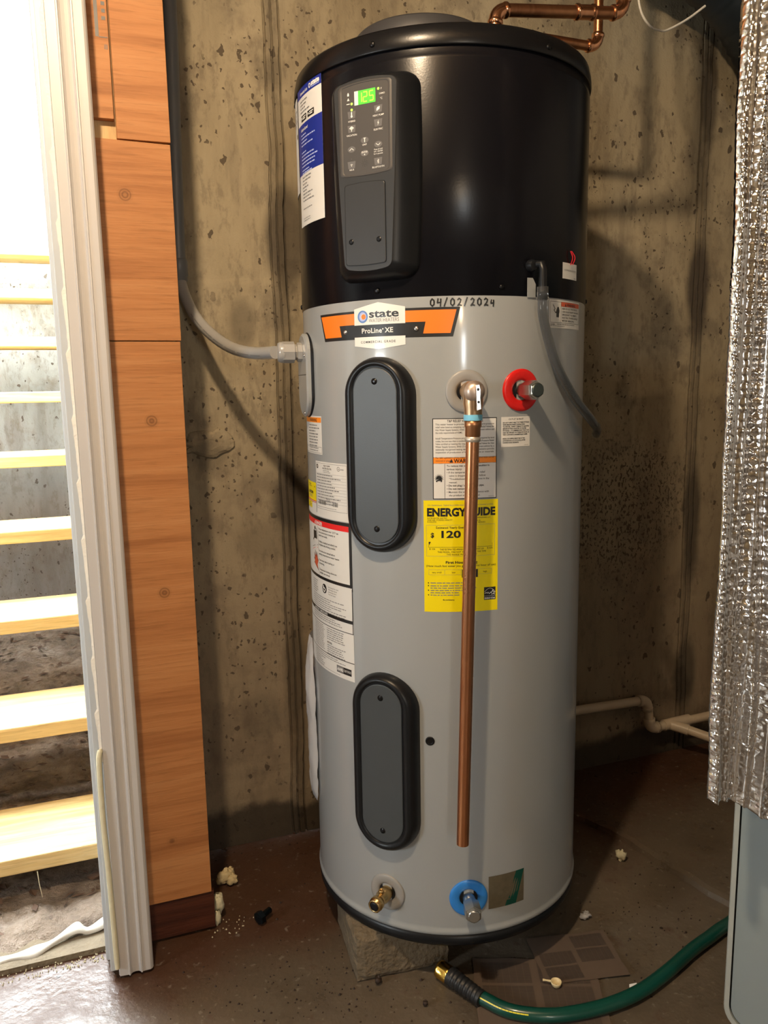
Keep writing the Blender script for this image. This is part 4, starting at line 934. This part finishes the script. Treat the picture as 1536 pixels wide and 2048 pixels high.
# drain valve
az = rad(-47.5); n = radial(az); t = Vector((cos(az), sin(az), 0)); zc = .190; o = cylp(az, zc, .272)
dirn = (n*1.0+t*-.06+Vector((0, 0, -.05))).normalized()
mb = MB(); mb.lathe(o, dirn, [(.0115, 0), (.0135, .012), (.0135, .028), (.0115, .034), (.0115, .040), (.0135, .041), (.0142, .047), (.0135, .0515), (.0128, .052), (.0128, .056), (.0112, .057), (.009, .056), (.0085, .05)], 24)
dv_ = mb.build('drain_valve', 'brass', H, 'brass hose drain valve')
mb = MB(); q = o+dirn*.026; mb.lathe(q, (n*.25+Vector((0, 0, 1))).normalized(), [(.0055, .010), (.0055, .017), (.0048, .019), (.003, .0188), (.0028, .0165)], 14); mb.build('valve_stem', 'brass', dv_)
mb = MB(); mb.lathe(o+dirn*.0565, dirn, [(.0088, 0), (.0086, .0006), (.004, .0004)], 16); mb.build('drain_bore', 'blackplastic', dv_)
# junction cover on the left flank
jaz = rad(-93); jn = radial(jaz); jt = Vector((cos(jaz), sin(jaz), 0))
def jp(u, z, D): return jn*D+jt*u+Vector((0, 0, z))
def jplate(hw, z1, z0, D0, D1, name, m, bev=.004, parent=None):
    P_ = stadium(hw, z1, z0); mb = MB(); Q = [(x*(1-bev/hw), (z1+z0)/2+(z-(z1+z0)/2)*(1-bev*2/(z1-z0))) for x, z in P_]
    mb.rings([[jp(x, z, D0) for x, z in P_], [jp(x, z, D1-bev*.7) for x, z in P_], [jp(x, z, D1) for x, z in Q]], 0, False, False, True); return mb.build(name, m, parent or H)
jg = jplate(.0455, 1.2600, 1.0960, .262, .2825, 'cover_gasket', 'blackplastic'); jc = jplate(.0425, 1.2575, 1.0990, .280, .2905, 'junction_cover', 'tank')
mb = MB(); mb.box(-.001, .001, -.001, .001, 0, 1); mb = MB(); mb.tube([jp(-.042, 1.1790, .2900), jp(.0385, 1.1790, .2903)], .0008, 5); mb.build('cover_seam', 'blackplastic', jc)
for u, z in ((.026, 1.215), (.014, 1.106)):
    mb = MB(); mb.lathe(jp(u, z, .2900), jn, [(.0035, 0), (.0035, .001), (.0018, .0022)], 12); mb.build('screw', 'steelbright', jc)
# condensate outlet, clear tube
oaz = rad(10.6)
l = Label(6.9, 1.3325, 'drain_bracket', r=.2816); l.quad((0, 0), (.012, 0), (.0185, .010), (0, .010), 'tank', 0); l.quad((0, .010), (.0185, .010), (.0185, .0325), (0, .0325), 'tank', 0); l.build()
mb = MB(); b_ = cylp(rad(8.3), 1.352, .276); e_ = radial(rad(9.5)); mb.lathe(b_, e_, [(.010, 0), (.0105, .010), (.008, .016)], 16)
q0 = cylp(oaz, 1.352, .300); mb.tube([cylp(rad(9.8), 1.354, .287), cylp(oaz, 1.3535, .297), q0+Vector((0, 0, -.008)), q0+Vector((0, 0, -.045))], [.0068, .0070, .0068, .0066], 16); cf_ = mb.build('condensate_fitting', 'blackplastic', H, 'black condensate elbow')
mb = MB(); mb.lathe(q0+Vector((0, 0, -.0355)), (0, 0, -1), [(.0068, 0), (.0098, .0005), (.0098, .022), (.0088, .0225)], 20); mb.build('tube_clamp', 'cleartube', cf_)
path = bez([q0+Vector((0, 0, -.056)), q0+Vector((.0015, .001, -.08)), cylp(rad(13.3), 1.235, .298), cylp(rad(17.5), 1.185, .300), cylp(rad(27), 1.130, .302), cylp(rad(38), 1.093, .306), cylp(rad(50), 1.068, .309), cylp(rad(62), 1.052, .309)], 8)
mb = MB(); mb.tube(path, .0085, 20, caps=False); mb.tube(path, .0060, 16, caps=False); mb.build('condensate_tube', 'cleartube', H, 'clear vinyl condensate tube')
# document bag hung on the flank
mb = MB(); rows = []
prof_b = [(.632, .004, .030), (.60, .010, .040), (.56, .016, .052), (.50, .017, .060), (.44, .015, .060), (.36, .015, .060), (.30, .013, .058), (.275, .008, .050), (.268, .003, .045)]
baz = rad(-108)
def bp(s_, z, d): a = baz+s_/R; return Vector((sin(a)*(R+d), -cos(a)*(R+d), z))
zz = []
for i in range(len(prof_b)-1):
    for k in range(5): t_ = k/5; zz.append(tuple(prof_b[i][j]*(1-t_)+prof_b[i+1][j]*t_ for j in range(3)))
for (z, d, hw) in zz:
    row = []
    for k in range(25):
        u = -1+2*k/24; q = d*(1-abs(u)**4)+.0035*noise.noise(Vector((u*3, z*22, 1)))+.002*noise.noise(Vector((u*9, z*60, 4)))+.003
        row.append(bp(u*hw, z+.008*noise.noise(Vector((u*2, z*9, 0))), max(.0008, q)))
    rows.append(row)
mb.rings(rows, 0, True, False, False, closed=False); bag = mb.build('document_bag', 'clearfilm', H, 'clear plastic document bag')
mb = MB(); rows = []
for z in [.55-.27*k/10 for k in range(11)]: rows.append([bp(u*.052, z, .0055+.002*noise.noise(Vector((u*2, z*20, 7)))) for u in (-1, -.6, -.2, .2, .6, 1)])
mb.rings(rows, 0, True, False, False, closed=False); mb.build('manual_papers', 'paperwhite', bag)

# ================================================================== CONCRETE BLOCKS
def block(cx_, cy_, ang, lab):
    mb = MB(); n_ = 10; rot = Matrix.Rotation(rad(ang), 3, 'Z'); a = .0975
    rnd = random.Random(int(cx_*1000)); bm = bmesh.new(); bmesh.ops.create_cube(bm, size=1); bmesh.ops.subdivide_edges(bm, edges=bm.edges, cuts=9, use_grid_fill=True)
    for v in bm.verts:
        q = v.co.copy(); w3 = Vector((q.x*.196, q.y*.196, (q.z+.5)*.0945)); e = sum(1 for c_ in (abs(q.x), abs(q.y), abs(q.z)) if c_ > .499)
        nn = noise.noise(w3*45+Vector((cx_*9, 0, 0)))*.0016; w3 += Vector((q.x, q.y, 0))*nn*2
        if e > 1: w3 -= Vector((q.x, q.y, q.z*.5))*(.006+.010*abs(noise.noise(w3*60)))
        if q.z < -.499: w3.z = 0
        if q.z > .499: w3.z = min(w3.z, .0945)
        v.co = w3
    vs = [v.co.copy() for v in bm.verts]; bm.verts.index_update(); fs = [tuple(v.index for v in f_.verts) for f_ in bm.faces]; bm.free()
    mb.add([rot@v+Vector((cx_, cy_, 0)) for v in vs], fs, 0, False)
    return tag(mb.build('concrete_block', 'block'), lab, 'block', 'concrete blocks under the water heater')
# front-left corner at (-.175,-.270) camera frame -> world (-.2698, -.1748)
import mathutils
ca_, sa_ = cos(rad(24)), sin(rad(24)); cxw = -.1753*ca_+-.2694*sa_; cyw = .1753*sa_-.2694*ca_
rb = Matrix.Rotation(rad(-5), 3, 'Z'); cc = Vector((cxw, cyw, 0))+rb@Vector((.0975, .0975, 0))
block(cc.x, cc.y, -5, 'pale concrete block showing under the front left of the water heater')
block(.13, .03, 8, 'shadowed concrete block hidden under the right side of the water heater')
block(-.08, .17, 3, 'concrete block at the wall side under the water heater')

# ================================================================== CONDUIT
cn = thing('electrical_conduit', 'grey electrical conduit curving from the wall to the heater side', 'conduit', (-.468, .365, 1.22))
mb = MB(); mb.tube([(-.462, .364, 2.25), (-.4655, .364, 1.90), (-.4745, .364, 1.50), (-.4755, .364, 1.440)], .0142, 20); mb.build('rigid_conduit', 'pvcgrey', cn)
mb = MB(); q = Vector((-.4755, .362, 1.392)); mb.lathe(q, (0, 0, 1), [(.0145, 0), (.0160, .003), (.0160, .012), (.0180, .014), (.0180, .044), (.0165, .048), (.0150, .050)], 24); mb.build('coupling', 'pvcgrey', cn)
JX = jp(-.004, 1.2225, .2905); d_ = Vector((-.97, .10, 0)).normalized()
pe = JX+d_*.046
path = bez([(-.4752, .360, 1.395), (-.470, .340, 1.362), (-.458, .305, 1.320), (-.440, .262, 1.285), (-.417, .212, 1.255), (-.392, .155, 1.234), (-.364, .100, 1.2245), tuple(pe+d_*.004)], 10)
mb = MB(); rr = [.0122+.00025*math.sin(i*2.2) for i in range(len(path))]; mb.tube(path, rr, 20); flx = mb.build('flexible_conduit', 'flexgrey', cn)
mb = MB()   # printed characters on the jacket
for i in range(22, len(path)-6):
    if i % 7 == 3: continue
    a, b = path[i], path[i+1]; tt = (b-a).normalized(); nn = (CAM-a); nn = (nn-tt*nn.dot(tt)).normalized(); dn = tt.cross(nn); dn = dn if dn.z < 0 else -dn
    for k in range(2):
        c0 = a+(b-a)*(k*.5+.05); c1 = a+(b-a)*(k*.5+.38); di = (nn*.93+dn*.36).normalized()*.01265
        up_ = (dn*.93-nn*.36)*.0011; mb.add([c0+di-up_, c1+di-up_, c1+di+up_, c0+di+up_], [(0, 1, 2, 3)])
mb.build('jacket_print', 'greyink', flx)
mb = MB(); mb.lathe(JX, d_, [(.0165, -.004), (.0185, 0), (.0185, .008), (.0150, .009), (.0150, .013), (.0205, .014), (.0205, .036), (.0190, .039), (.0130, .040)], 8, 0, False); mb.lathe(JX, d_, [(.0198, .034), (.0198, .041), (.0175, .045), (.0125, .046)], 24); mb.build('connector', 'flexgrey', cn)

# ================================================================== COPPER WATER PIPES (hang from above)
def pipe_run(name, label, loc, segs, fits):
    t_ = thing(name, label, 'pipe', loc, 'copper supply pipes')
    for pth, r_, m in segs: mb = MB(); mb.tube(pth, r_, 20); mb.build('pipe', m, t_)
    for kind, pth, r_ in fits:
        mb = MB(); mb.tube(pth, r_, 18)
        P0, P1 = Vector(pth[0]), Vector(pth[-1])
        for e, nx_ in ((P0, Vector(pth[1])), (P1, Vector(pth[-2]))):
            dd = (e-nx_).normalized(); mb.lathe(e-dd*.004, dd, [(r_*1.0, -.004), (r_*1.12, -.001), (r_*1.12, .003), (r_*.96, .0055)], 18)
        mb.build(kind, 'copperfit', t_)
A = Vector((.345, .017, 1.838)); V = Vector((0, 0, 1)); Xn = Vector((1, .08, .03)).normalized()
cA = Vector((.366, .017, 1.845))
def up(p_, h): return Vector(p_)+Vector((0, 0, h))
pA0 = Vector((.16, .017, 1.848))
dA = (cA-pA0).normalized()
pipe_run('copper_supply_pipe', 'thin copper pipe turning up just above the right edge of the heater lid', (.3, .017, 1.83),
    [([pA0, cA-dA*.022], .0095, 'copperdark'), ([up(cA, .022), up(cA, .40)], .0095, 'copper')],
    [('elbow', elbow(cA, -dA, V, .026), .0118)])
y2 = -.113; c0 = Vector((.058, y2, 1.823)); c1 = Vector((.333, y2, 1.853)); d1 = (c1-c0).normalized(); pc = c0+d1*(.190)
pipe_run('copper_supply_pipe', 'thicker copper pipe crossing above the heater with coupling and elbows at both ends', (.2, y2, 1.72),
    [([up(c0, -.095), up(c0, -.02)], .0111, 'copper'), ([c0+d1*.02, c1-d1*.018], .0111, 'copperdark'), ([up(c1, .022), up(c1, .38)], .0111, 'copper')],
    [('elbow', elbow(c0, -V, d1, .024), .0125), ('elbow', elbow(c1, -d1, V, .026), .0128), ('coupling', [pc-d1*.020, pc-d1*.01, pc, pc+d1*.01, pc+d1*.020], .0128)])

# ================================================================== PVC drain
pv = thing('drain_pipe', 'cream plastic drain pipe stepping along the foot of the concrete wall', 'pipe', (.85, .355, .1))
Yp_ = .352
a0, a1 = Vector((.30, Yp_, .224)), Vector((.815, Yp_, .212)); b1 = Vector((.828, Yp_-.005, .120)); c1 = Vector((1.35, Yp_, .128))
def seg(a, b, r=.0135): mb = MB(); mb.tube([a, a+(b-a)*.5, b], r, 18); mb.build('pipe', 'pvc', pv)
def ell(c, d1_, d2_, r=.030): mb = MB(); mb.tube(elbow(c, d1_, d2_, r), .0165, 18); P_ = elbow(c, d1_, d2_, r); mb.lathe(P_[0], (P_[0]-P_[1]), [(.0175, -.006), (.0175, .004), (.0140, .004)], 18); mb.lathe(P_[-1], (P_[-1]-P_[-2]), [(.0175, -.006), (.0175, .004), (.0140, .004)], 18); mb.build('elbow', 'pvc', pv)
seg(a0, a1-Vector((.02, 0, 0))); ell(a1+Vector((.008, 0, 0)), (-1, 0, .02), (0, 0, -1)); seg(a1+Vector((.010, -.002, -.025)), b1+Vector((0, 0, .02)), .0135); ell(b1, (0, 0, 1), (1, 0, .02))
seg(b1+Vector((.02, 0, 0)), c1)
tee = Vector((.905, Yp_-.003, .121)); mb = MB(); mb.tube([tee-Vector((.022, 0, 0)), tee+Vector((.075, .002, .002))], .0168, 18); mb.tube([tee, tee+Vector((.035, -.045, -.006))], .0162, 18); mb.build('tee_fitting', 'pvc', pv)
seg(tee+Vector((.03, -.038, -.005)), tee+Vector((.30, -.42, -.070))); 

# ================================================================== WIRE, DUCT
path = bez([(.585, .2, 2.22), (.592, .2, 2.10), (.601, .2, 2.045), (.613, .2, 2.014), (.636, .2, 1.993), (.662, .2, 1.987), (.687, .2, 1.991), (.744, .2, 2.022), (.795, .2, 2.058)], 6); path = [CAM+(p_-CAM)*.9116 for p_ in path]
mb = MB(); mb.tube(path, .0026, 10); tag(mb.build('white_cable', 'wire'), 'loose white cable end looping down in front of the concrete wall', 'cable')
path = bez([(.42, .25, 2.42), (.52, .25, 2.30), (.70, .24, 2.225), (.86, .23, 2.17), (.965, .22, 2.085), (1.06, .22, 1.98), (1.18, .21, 1.87), (1.36, .20, 1.80), (1.60, .20, 1.78), (1.849, .20, 1.78)], 10)
mb = MB(); rr = [.097+.0025*math.sin(i*2.6) for i in range(len(path))]; mb.tube(path, rr, 28); tag(mb.build('flexible_duct', 'duct'), 'dark blue black flexible duct under the ceiling at the upper right', 'duct')

# ================================================================== GREY CABINET
def cpt(px_, py_, t_):
    return CAM+(cf*1572.66+cr*(px_-768)-cu*(py_-1024))/1572.66*t_
cb = thing('steel_cabinet', 'grey painted steel equipment cabinet with rounded corner at the right edge', 'cabinet', (.46, -.50, 0))
ux = Vector((.643, -.766, 0)).normalized(); uy = Vector((.766, .643, 0)).normalized()   # along the front / into depth
c0 = Vector((.279, -.552, 0))
def cab(u, d, z): return c0+ux*u+uy*d+Vector((0, 0, z))
def ro(w_, z0, z1, rc, n=8, u0=0):
    pts = []
    for cx_, cz_, a_ in ((w_-rc, z0+rc, -90), (w_-rc, z1-rc, 0), (rc, z1-rc, 90), (rc, z0+rc, 180)):
        for k in range(n+1): a = rad(a_+90*k/n); pts.append((u0+cx_+rc*cos(a), cz_+rc*sin(a)))
    return pts
out = ro(.50, .050, 1.25, .045); mb = MB()
mb.rings([[cab(u, .34, z) for u, z in out], [cab(u, .010, z) for u, z in out], [cab(u+(.004 if u < .25 else -.004), .004, z) for u, z in out]], 0, False, True, True); mb.build('cabinet_body', 'galv', cb)
o1 = ro(.50, .050, 1.25, .045); o2 = ro(.484, .058, 1.242, .040, u0=.0085); mb = MB()
mb.rings([[cab(u, .006, z) for u, z in o1], [cab(u, -.006, z) for u, z in o1], [cab(u+.0015*(1 if u < .25 else -1), -.0085, z) for u, z in o1], [cab(u, -.0085, z) for u, z in o2], [cab(u, -.001, z) for u, z in o2]], 0, False, False, False); mb.build('edge_trim', 'galvedge', cb, 'pale metal edge trim')
o3 = ro(.480, .060, 1.240, .038, u0=.0112); mb = MB(); mb.rings([[cab(u, .003, z) for u, z in o3], [cab(u, -.0055, z) for u, z in o3]], 0, False, False, True); mb.build('door', 'galv', cb, bevel=.0015)
mb = MB(); mb.rings([[cab(u, -.0005, z) for u, z in o2], [cab(u, -.0004, z) for u, z in o3]], 0, False, False, False); mb.build('door_gap', 'blackplastic', cb)
for u, d in ((.05, .04), (.45, .04), (.05, .30), (.45, .30)):
    mb = MB(); q = cab(u, d, 0); mb.lathe(q, (0, 0, 1), [(.016, 0), (.016, .006), (.007, .010), (.007, .052)], 12); mb.build('foot', 'rubber', cb)

# ================================================================== FOIL BUBBLE INSULATION SHEET
F0 = cpt(1440, 1000, 1.10); fux = Vector((.9407, -.3387, 0)).normalized(); fn = Vector((-.3387, -.9407, 0)).normalized()   # toward the camera
pit = .0118; S_ = .25; NZ = 1150; NS = 170; z_top = 2.249; vs = []
def zbot(s_): return (.545 if s_ < .040 else .545)-.42*max(0, s_)*1.0-.010*sin(s_*60)
s0 = -.0015
for j in range(NZ+1):
    for i in range(NS+1):
        s_ = S_*i/NS*(1 if i/NS < .5 else 1); v_ = j/NZ
        zb = .5455-.32*s_ if s_ < .045 else .5311-.52*(s_-.045)
        zb += .003*noise.noise(Vector((s_*90, 0, 0))); z = z_top*(1-v_)+zb*v_
        # big folds
        d = .010*sin(s_*70+1.2*sin(z*2.0))+.006*noise.noise(Vector((s_*22, z*3.0, 0)))*2+.0025*noise.noise(Vector((s_*60, z*14, 5)))
        d += .014*math.exp(-((s_-.058-.004*sin(z*3))/.006)**2)*.5
        # seams between bubble strips
        seam = 0
        for sc_ in (.0135, .052, .082, .112, .142, .172, .205, .235):
            seam = max(seam, math.exp(-((s_-sc_-.002*sin(z*5+sc_*40))/.0022)**2))
        # bubbles in a staggered grid
        row = z/(pit*.866); r0 = math.floor(row); hgt = 0
        for rr_ in (r0, r0+1):
            off = (rr_ % 2)*.5; col = s_/pit-off; c_ = round(col)
            dd = math.hypot((s_/pit-(c_+off)), (row-rr_)*.866); hgt = max(hgt, 1-(dd/.47)**7 if dd < .47 else 0)
        jit = .5+.8*noise.noise(Vector((round(s_/pit)*3.1, r0*1.7, 9)))
        d += .0036*max(0, hgt)*(1-seam)*max(.12, jit)*(.35+.65*(.5+.5*sin(s_*150+z*1.5)))+.0035*seam+.0035*sin(s_*260+2.5*noise.noise(Vector((0, z*2.5, 11))))
        edge = max(0, 1-s_/.006); d -= .004*edge
        vs.append(F0+fux*(s_+s0+.0025*noise.noise(Vector((z*9, 0, 3)))*max(0, 1-s_/.03))+fn*d+Vector((0, 0, z-F0.z)))
mb = MB(); mb.add(vs, [(j*(NS+1)+i, (j+1)*(NS+1)+i, (j+1)*(NS+1)+i+1, j*(NS+1)+i+1) for j in range(NZ) for i in range(NS)], 0, True)
fo = mb.build('foil_insulation', 'foil'); tag(fo, 'silver foil bubble insulation sheet hanging down the right edge in front of the cabinet', 'insulation')
so = fo.modifiers.new('thickness', 'SOLIDIFY'); so.thickness = .003; so.offset = -1
mb = MB()
def fp(s_, z, d=.022): return F0+fux*s_+fn*d+Vector((0, 0, z-F0.z))
for (s_, z, w2, h2) in [(.062, 1.535, .004, .012), (.079, 1.532, .020, .012)]:
    mb.add([fp(s_, z), fp(s_+w2, z-.001), fp(s_+w2, z+h2), fp(s_, z+h2)], [(0, 1, 2, 3)])
mb.build('marker_writing', 'marker', fo, 'blue marker strokes')

# ================================================================== FLOOR ITEMS
# garden hose
hz = .0135
hs = thing('garden_hose', 'green garden hose with gold brass end and black strain relief on the floor', 'hose', (.0, -.35, 0))
e0 = Vector((-.1075, -.2260, .017)); path = bez([e0, (-.086, -.272, .0165), (-.060, -.318, hz), (-.026, -.362, hz), (.040, -.396, hz), (.130, -.410, hz), (.215, -.405, hz), (.300, -.382, hz), (.390, -.350, hz), (.475, -.325, hz), (.58, -.29, hz), (.70, -.20, hz+.013), (.9, -.10, hz+.013)], 10)
mb = MB(); mb.tube(path[16:], .0128, 20); hb_ = mb.build('hose_tube', 'hose', hs)
mb = MB()
for i in range(16, 34):
    a, b = path[i], path[i+1]; tt = (b-a).normalized(); q = Vector((-tt.y, tt.x, 0)); q = q if q.y < 0 else -q; di = (q*.80+Vector((0, 0, .6)))*.0131; e = (q*-.6+Vector((0, 0, .8)))*.0011
    mb.add([a+di-e, b+di-e, b+di+e, a+di+e], [(0, 1, 2, 3)])
mb.build('yellow_stripe', 'hosestripe', hb_)
d0 = (path[5]-path[0]).normalized()
mb = MB(); pl_ = []; rl_ = []
base_path = [e0+d0*(.020+.078*k/40) for k in range(41)]
for k, p_ in enumerate(base_path):
    t_ = k/40; ph = (k % 5) ; r_ = .0178-.0028*t_-(.0022 if (5 < k < 36 and ph in (0, 1)) else 0); pl_.append(p_); rl_.append(r_)
# follow floor
pl_ = [Vector((p_.x, p_.y, .0178-.0028*k/40)) for k, p_ in enumerate(pl_)]
mb.tube(pl_, rl_, 24); mb.build('strain_relief', 'rubber', hs, 'black ribbed strain relief')
mb = MB(); t_ = d0; a_ = Vector((0, 0, 1)); b_ = t_.cross(a_); rings = []
o_ = Vector((e0.x, e0.y, .0182))
for h_, r_, fl in [(-.008, .0135, 0), (-.008, .0165, 0), (-.004, .0172, 0), (-.002, .0172, 1), (.016, .0172, 1), (.019, .0165, 0), (.023, .0150, 0)]:
    rings.append([o_+t_*h_+(a_*cos(2*PI*k/48)+b_*sin(2*PI*k/48))*(r_-(.0013 if fl and (k % 8) in (0, 1, 7) else 0)) for k in range(48)])
mb.rings(rings, 0, True, False, False); mb.lathe(o_-t_*.008, t_, [(.0135, 0), (.0125, .010), (.006, .012)], 24); mb.build('brass_coupling', 'gold', hs, 'gold brass hose coupling')
# newspaper sheets
def sheet(name, cx_, cy_, w2, h2, ang, lab, seed, z0):
    rot = Matrix.Rotation(rad(ang), 3, 'Z'); n1, n2 = 14, 14; rnd = random.Random(seed)
    def Pn(u, v, dz_=0): q = rot@Vector(((u-.5)*w2, (v-.5)*h2, 0)); return Vector((cx_+q.x, cy_+q.y, z0+.0012+.0010*noise.noise(Vector((u*4+seed, v*4, 0)))+dz_))
    mb = MB(); vs = []
    for j in range(n2+1):
        for i in range(n1+1):
            u, v = i/n1, j/n2; e = .015*noise.noise(Vector((u*5, v*5, seed)))
            vs.append(Pn(u+(e if i in (0, n1) else 0), v+(e if j in (0, n2) else 0)))
    mb.add(vs, [(j*(n1+1)+i, j*(n1+1)+i+1, (j+1)*(n1+1)+i+1, (j+1)*(n1+1)+i) for j in range(n2) for i in range(n1)], 0, True)
    cols = 2
    for c_ in range(cols):
        for b in range(3):
            if rnd.random() < .2: continue
            u0, u1 = .06+c_*.47, .06+c_*.47+.41; v0 = .05+b*.31; v1 = v0+.27
            k = 0; v = v0
            while v < v1:
                for m_ in range(7):
                    ua, ub = u0+(u1-u0)*m_/7, u0+(u1-u0)*(m_+.92)/7
                    mb.add([Pn(ua, v, .0006), Pn(ub, v, .0006), Pn(ub, v+.009, .0006), Pn(ua, v+.009, .0006)], [(0, 1, 2, 3)], 1)
                v += .016
    return tag(mb.build(name, ['newsprint', 'newsink']), lab, 'newspaper', 'old newspaper on the floor')
sheet('newspaper', .045, -.335, .24, .20, -22, 'wet brown newspaper page under the green hose in front of the heater', 1, .0006)
sheet('newspaper', .17, -.270, .17, .13, -12, 'torn brown newspaper scrap under the small cream cup', 2, .0022)
# small cream cup with handle
mb = MB(); c_ = Vector((.088, -.325, .0035))
mb.lathe(c_, (0, 0, 1), [(.0045, 0), (.008, .001), (.0098, .006), (.0104, .010), (.0096, .0102), (.0085, .006), (.005, .0028), (.001, .0025)], 28, caps=False); mb.tube([c_+Vector((-.0085, .005, .009)), c_+Vector((-.016, .0095, .0095)), c_+Vector((-.022, .013, .0095))], [.0024, .0016, .0026], 8)
tag(mb.build('dosing_cup', 'cup'), 'tiny cream plastic cup with a short handle on the newspaper', 'cup')
# expanding foam blobs
mb = MB(); mb.ball((-.462, .238, .018), .017, 9, sc=(1.0, .8, .9), nz=.5, seed=1); mb.ball((-.448, .228, .012), .013, 9, sc=(1, .9, .9), nz=.5, seed=4); mb.ball((-.470, .240, .012), .013, 8, nz=.6, seed=9); mb.ball((-.450, .246, .020), .011, 8, nz=.5, seed=6)
tag(mb.build('foam_lump', 'foamblob'), 'lumpy yellow expanding foam blob on the wet floor by the wall', 'foam')
mb = MB(); mb.ball((-.494, .118, .034), .015, 8, sc=(.8, .8, 1.3), nz=.4, seed=2); mb.ball((-.500, .100, .013), .010, 8, sc=(.8, .8, 1.6), nz=.4, seed=3); mb.ball((-.499, .14, .010), .009, 8, sc=(.9, 1.2, .9), nz=.4, seed=12)
tag(mb.build('foam_lump', 'foam'), 'smooth pale foam blob against the foot of the plywood', 'foam')
mb = MB(); mb.ball((-.488, .185, .008), .009, 7, sc=(1.2, .9, .7), nz=.4, seed=7); tag(mb.build('foam_lump', 'foam'), 'tiny pale foam bit in the shadow behind the plywood edge', 'foam')
# bolt
mb = MB(); q = Vector((-.413, .066, .014)); d_ = Vector((.8, .5, .05)).normalized(); mb.lathe(q, d_, [(.010, -.006), (.0145, -.005), (.0145, .006), (.010, .008)], 6, 0, False); mb.lathe(q, d_, [(.007, .006), (.007, .030), (.005, .032)], 12); mb.lathe(q, d_, [(.0045, -.0062), (.0045, -.004)], 12)
tag(mb.build('bolt', 'bolt'), 'black oily bolt lying on the floor left of the heater', 'bolt')
def chip(c_, r_, m, lab, cat, seed, sc=(1, .8, .6)):
    mb = MB(); mb.ball((c_[0], c_[1], r_*sc[2]*1.0), r_, 6, sc=sc, nz=.7, seed=seed); return tag(mb.build(cat.replace(' ', '_'), m), lab, cat)
chip((.459, -.022), .013, 'foam', 'round pale foam lump on the dark floor right of the heater', 'foam lump', 3, (1, 1, .9))
chip((-.229, -.190), .0065, 'crumb', 'dark pebble beside the concrete block', 'pebble', 4, (1, 1, .9)); chip((-.165, -.275), .005, 'crumb', 'smaller dark pebble near the gold hose end', 'pebble', 6, (1, 1, .9))
mb = MB(); mb.add([(.205, -.398, .004), (.222, -.402, .005), (.226, -.388, .018), (.212, -.384, .016), (.206, -.396, .001), (.223, -.400, .001)], [(0, 1, 2, 3), (4, 5, 1, 0), (3, 2, 5, 4)]); tag(mb.build('paper_scrap', 'white'), 'white paper scrap standing beside the green hose', 'scrap')
mb = MB(); mb.ball((.255, -.175, .006), .010, 7, sc=(1.3, .8, .5), nz=.8, seed=15); mb.ball((.262, -.168, .006), .007, 7, sc=(1, .8, .5), nz=.8, seed=17); tag(mb.build('plastic_scrap', 'clearfilm'), 'crumpled clear plastic scrap on the floor in front of the heater', 'scrap')
# debris crumbs
mb = MB(); rnd = random.Random(21)
for i in range(520):
    zone = rnd.random()
    if zone < .35: x, y = rnd.gauss(-.36, .12), rnd.gauss(-.16, .09)
    elif zone < .55: x, y = rnd.gauss(.36, .09), rnd.gauss(-.22, .10)
    elif zone < .8: x, y = rnd.uniform(-.5, 1.0), .384-abs(rnd.gauss(0, .03))-.01
    else: x, y = rnd.uniform(-.6, .5), rnd.uniform(-.45, .3)
    if x*x+y*y < .09 and y > -.22 and zone > .55: continue
    if x > 1.2 or y > .378 or x < -.50 and y > .06: continue
    r_ = rnd.choice([.0008, .0011, .0015, .0024])*rnd.uniform(.7, 1.3); z = (.013 if x > .5 and y > -.1 else 0)
    vs = [(x+r_*rnd.uniform(.6, 1.6)*cos(a)*(1.6 if r_ > .003 else 1), y+r_*rnd.uniform(.5, 1.2)*sin(a), z-.002) for a in (0, 1.57, 3.14, 4.71)]+[(x, y, z+r_*.7)]
    mb.add(vs, [(0, 1, 4), (1, 2, 4), (2, 3, 4), (3, 0, 4)])
tag(mb.build('floor_crumbs', 'crumb'), 'dark crumbs of soil and bark scattered over the floor', 'debris', kind='stuff')
mb = MB()
for i in range(260):
    x, y = (rnd.gauss(-.475, .02), rnd.gauss(.09, .02)) if i < 24 else (rnd.uniform(-.95, -.72), rnd.uniform(.07, .125))
    if x < -.6 and i < 24: continue
    r_ = rnd.uniform(.0008, .002); vs = [(x+r_*cos(a), y+r_*sin(a), -.001) for a in (0, 1.57, 3.14, 4.71)]+[(x, y, r_*1.4)]
    mb.add(vs, [(0, 1, 4), (1, 2, 4), (2, 3, 4), (3, 0, 4)])
tag(mb.build('foam_crumbs', 'foam'), 'pale crumbs of foam and wood by the door sill and plywood foot', 'debris', kind='stuff')

# ================================================================== CEILING LAMP HOLDERS (out of frame, the lamps hang from them)
for k, (L_, lab) in enumerate(((LAMP, 'porcelain bulb holder on the ceiling nearest the heater'), (LAMP2, 'porcelain bulb holder on the ceiling far behind the viewer'))):
    mb = MB(); mb.lathe((L_[0], L_[1], 2.42), (0, 0, -1), [(.055, 0), (.055, .012), (.032, .03), (.024, .06), (.022, 2.42-L_[2]-.045)], 24)
    tag(mb.build('lamp_holder', 'pads'), lab, 'lamp')
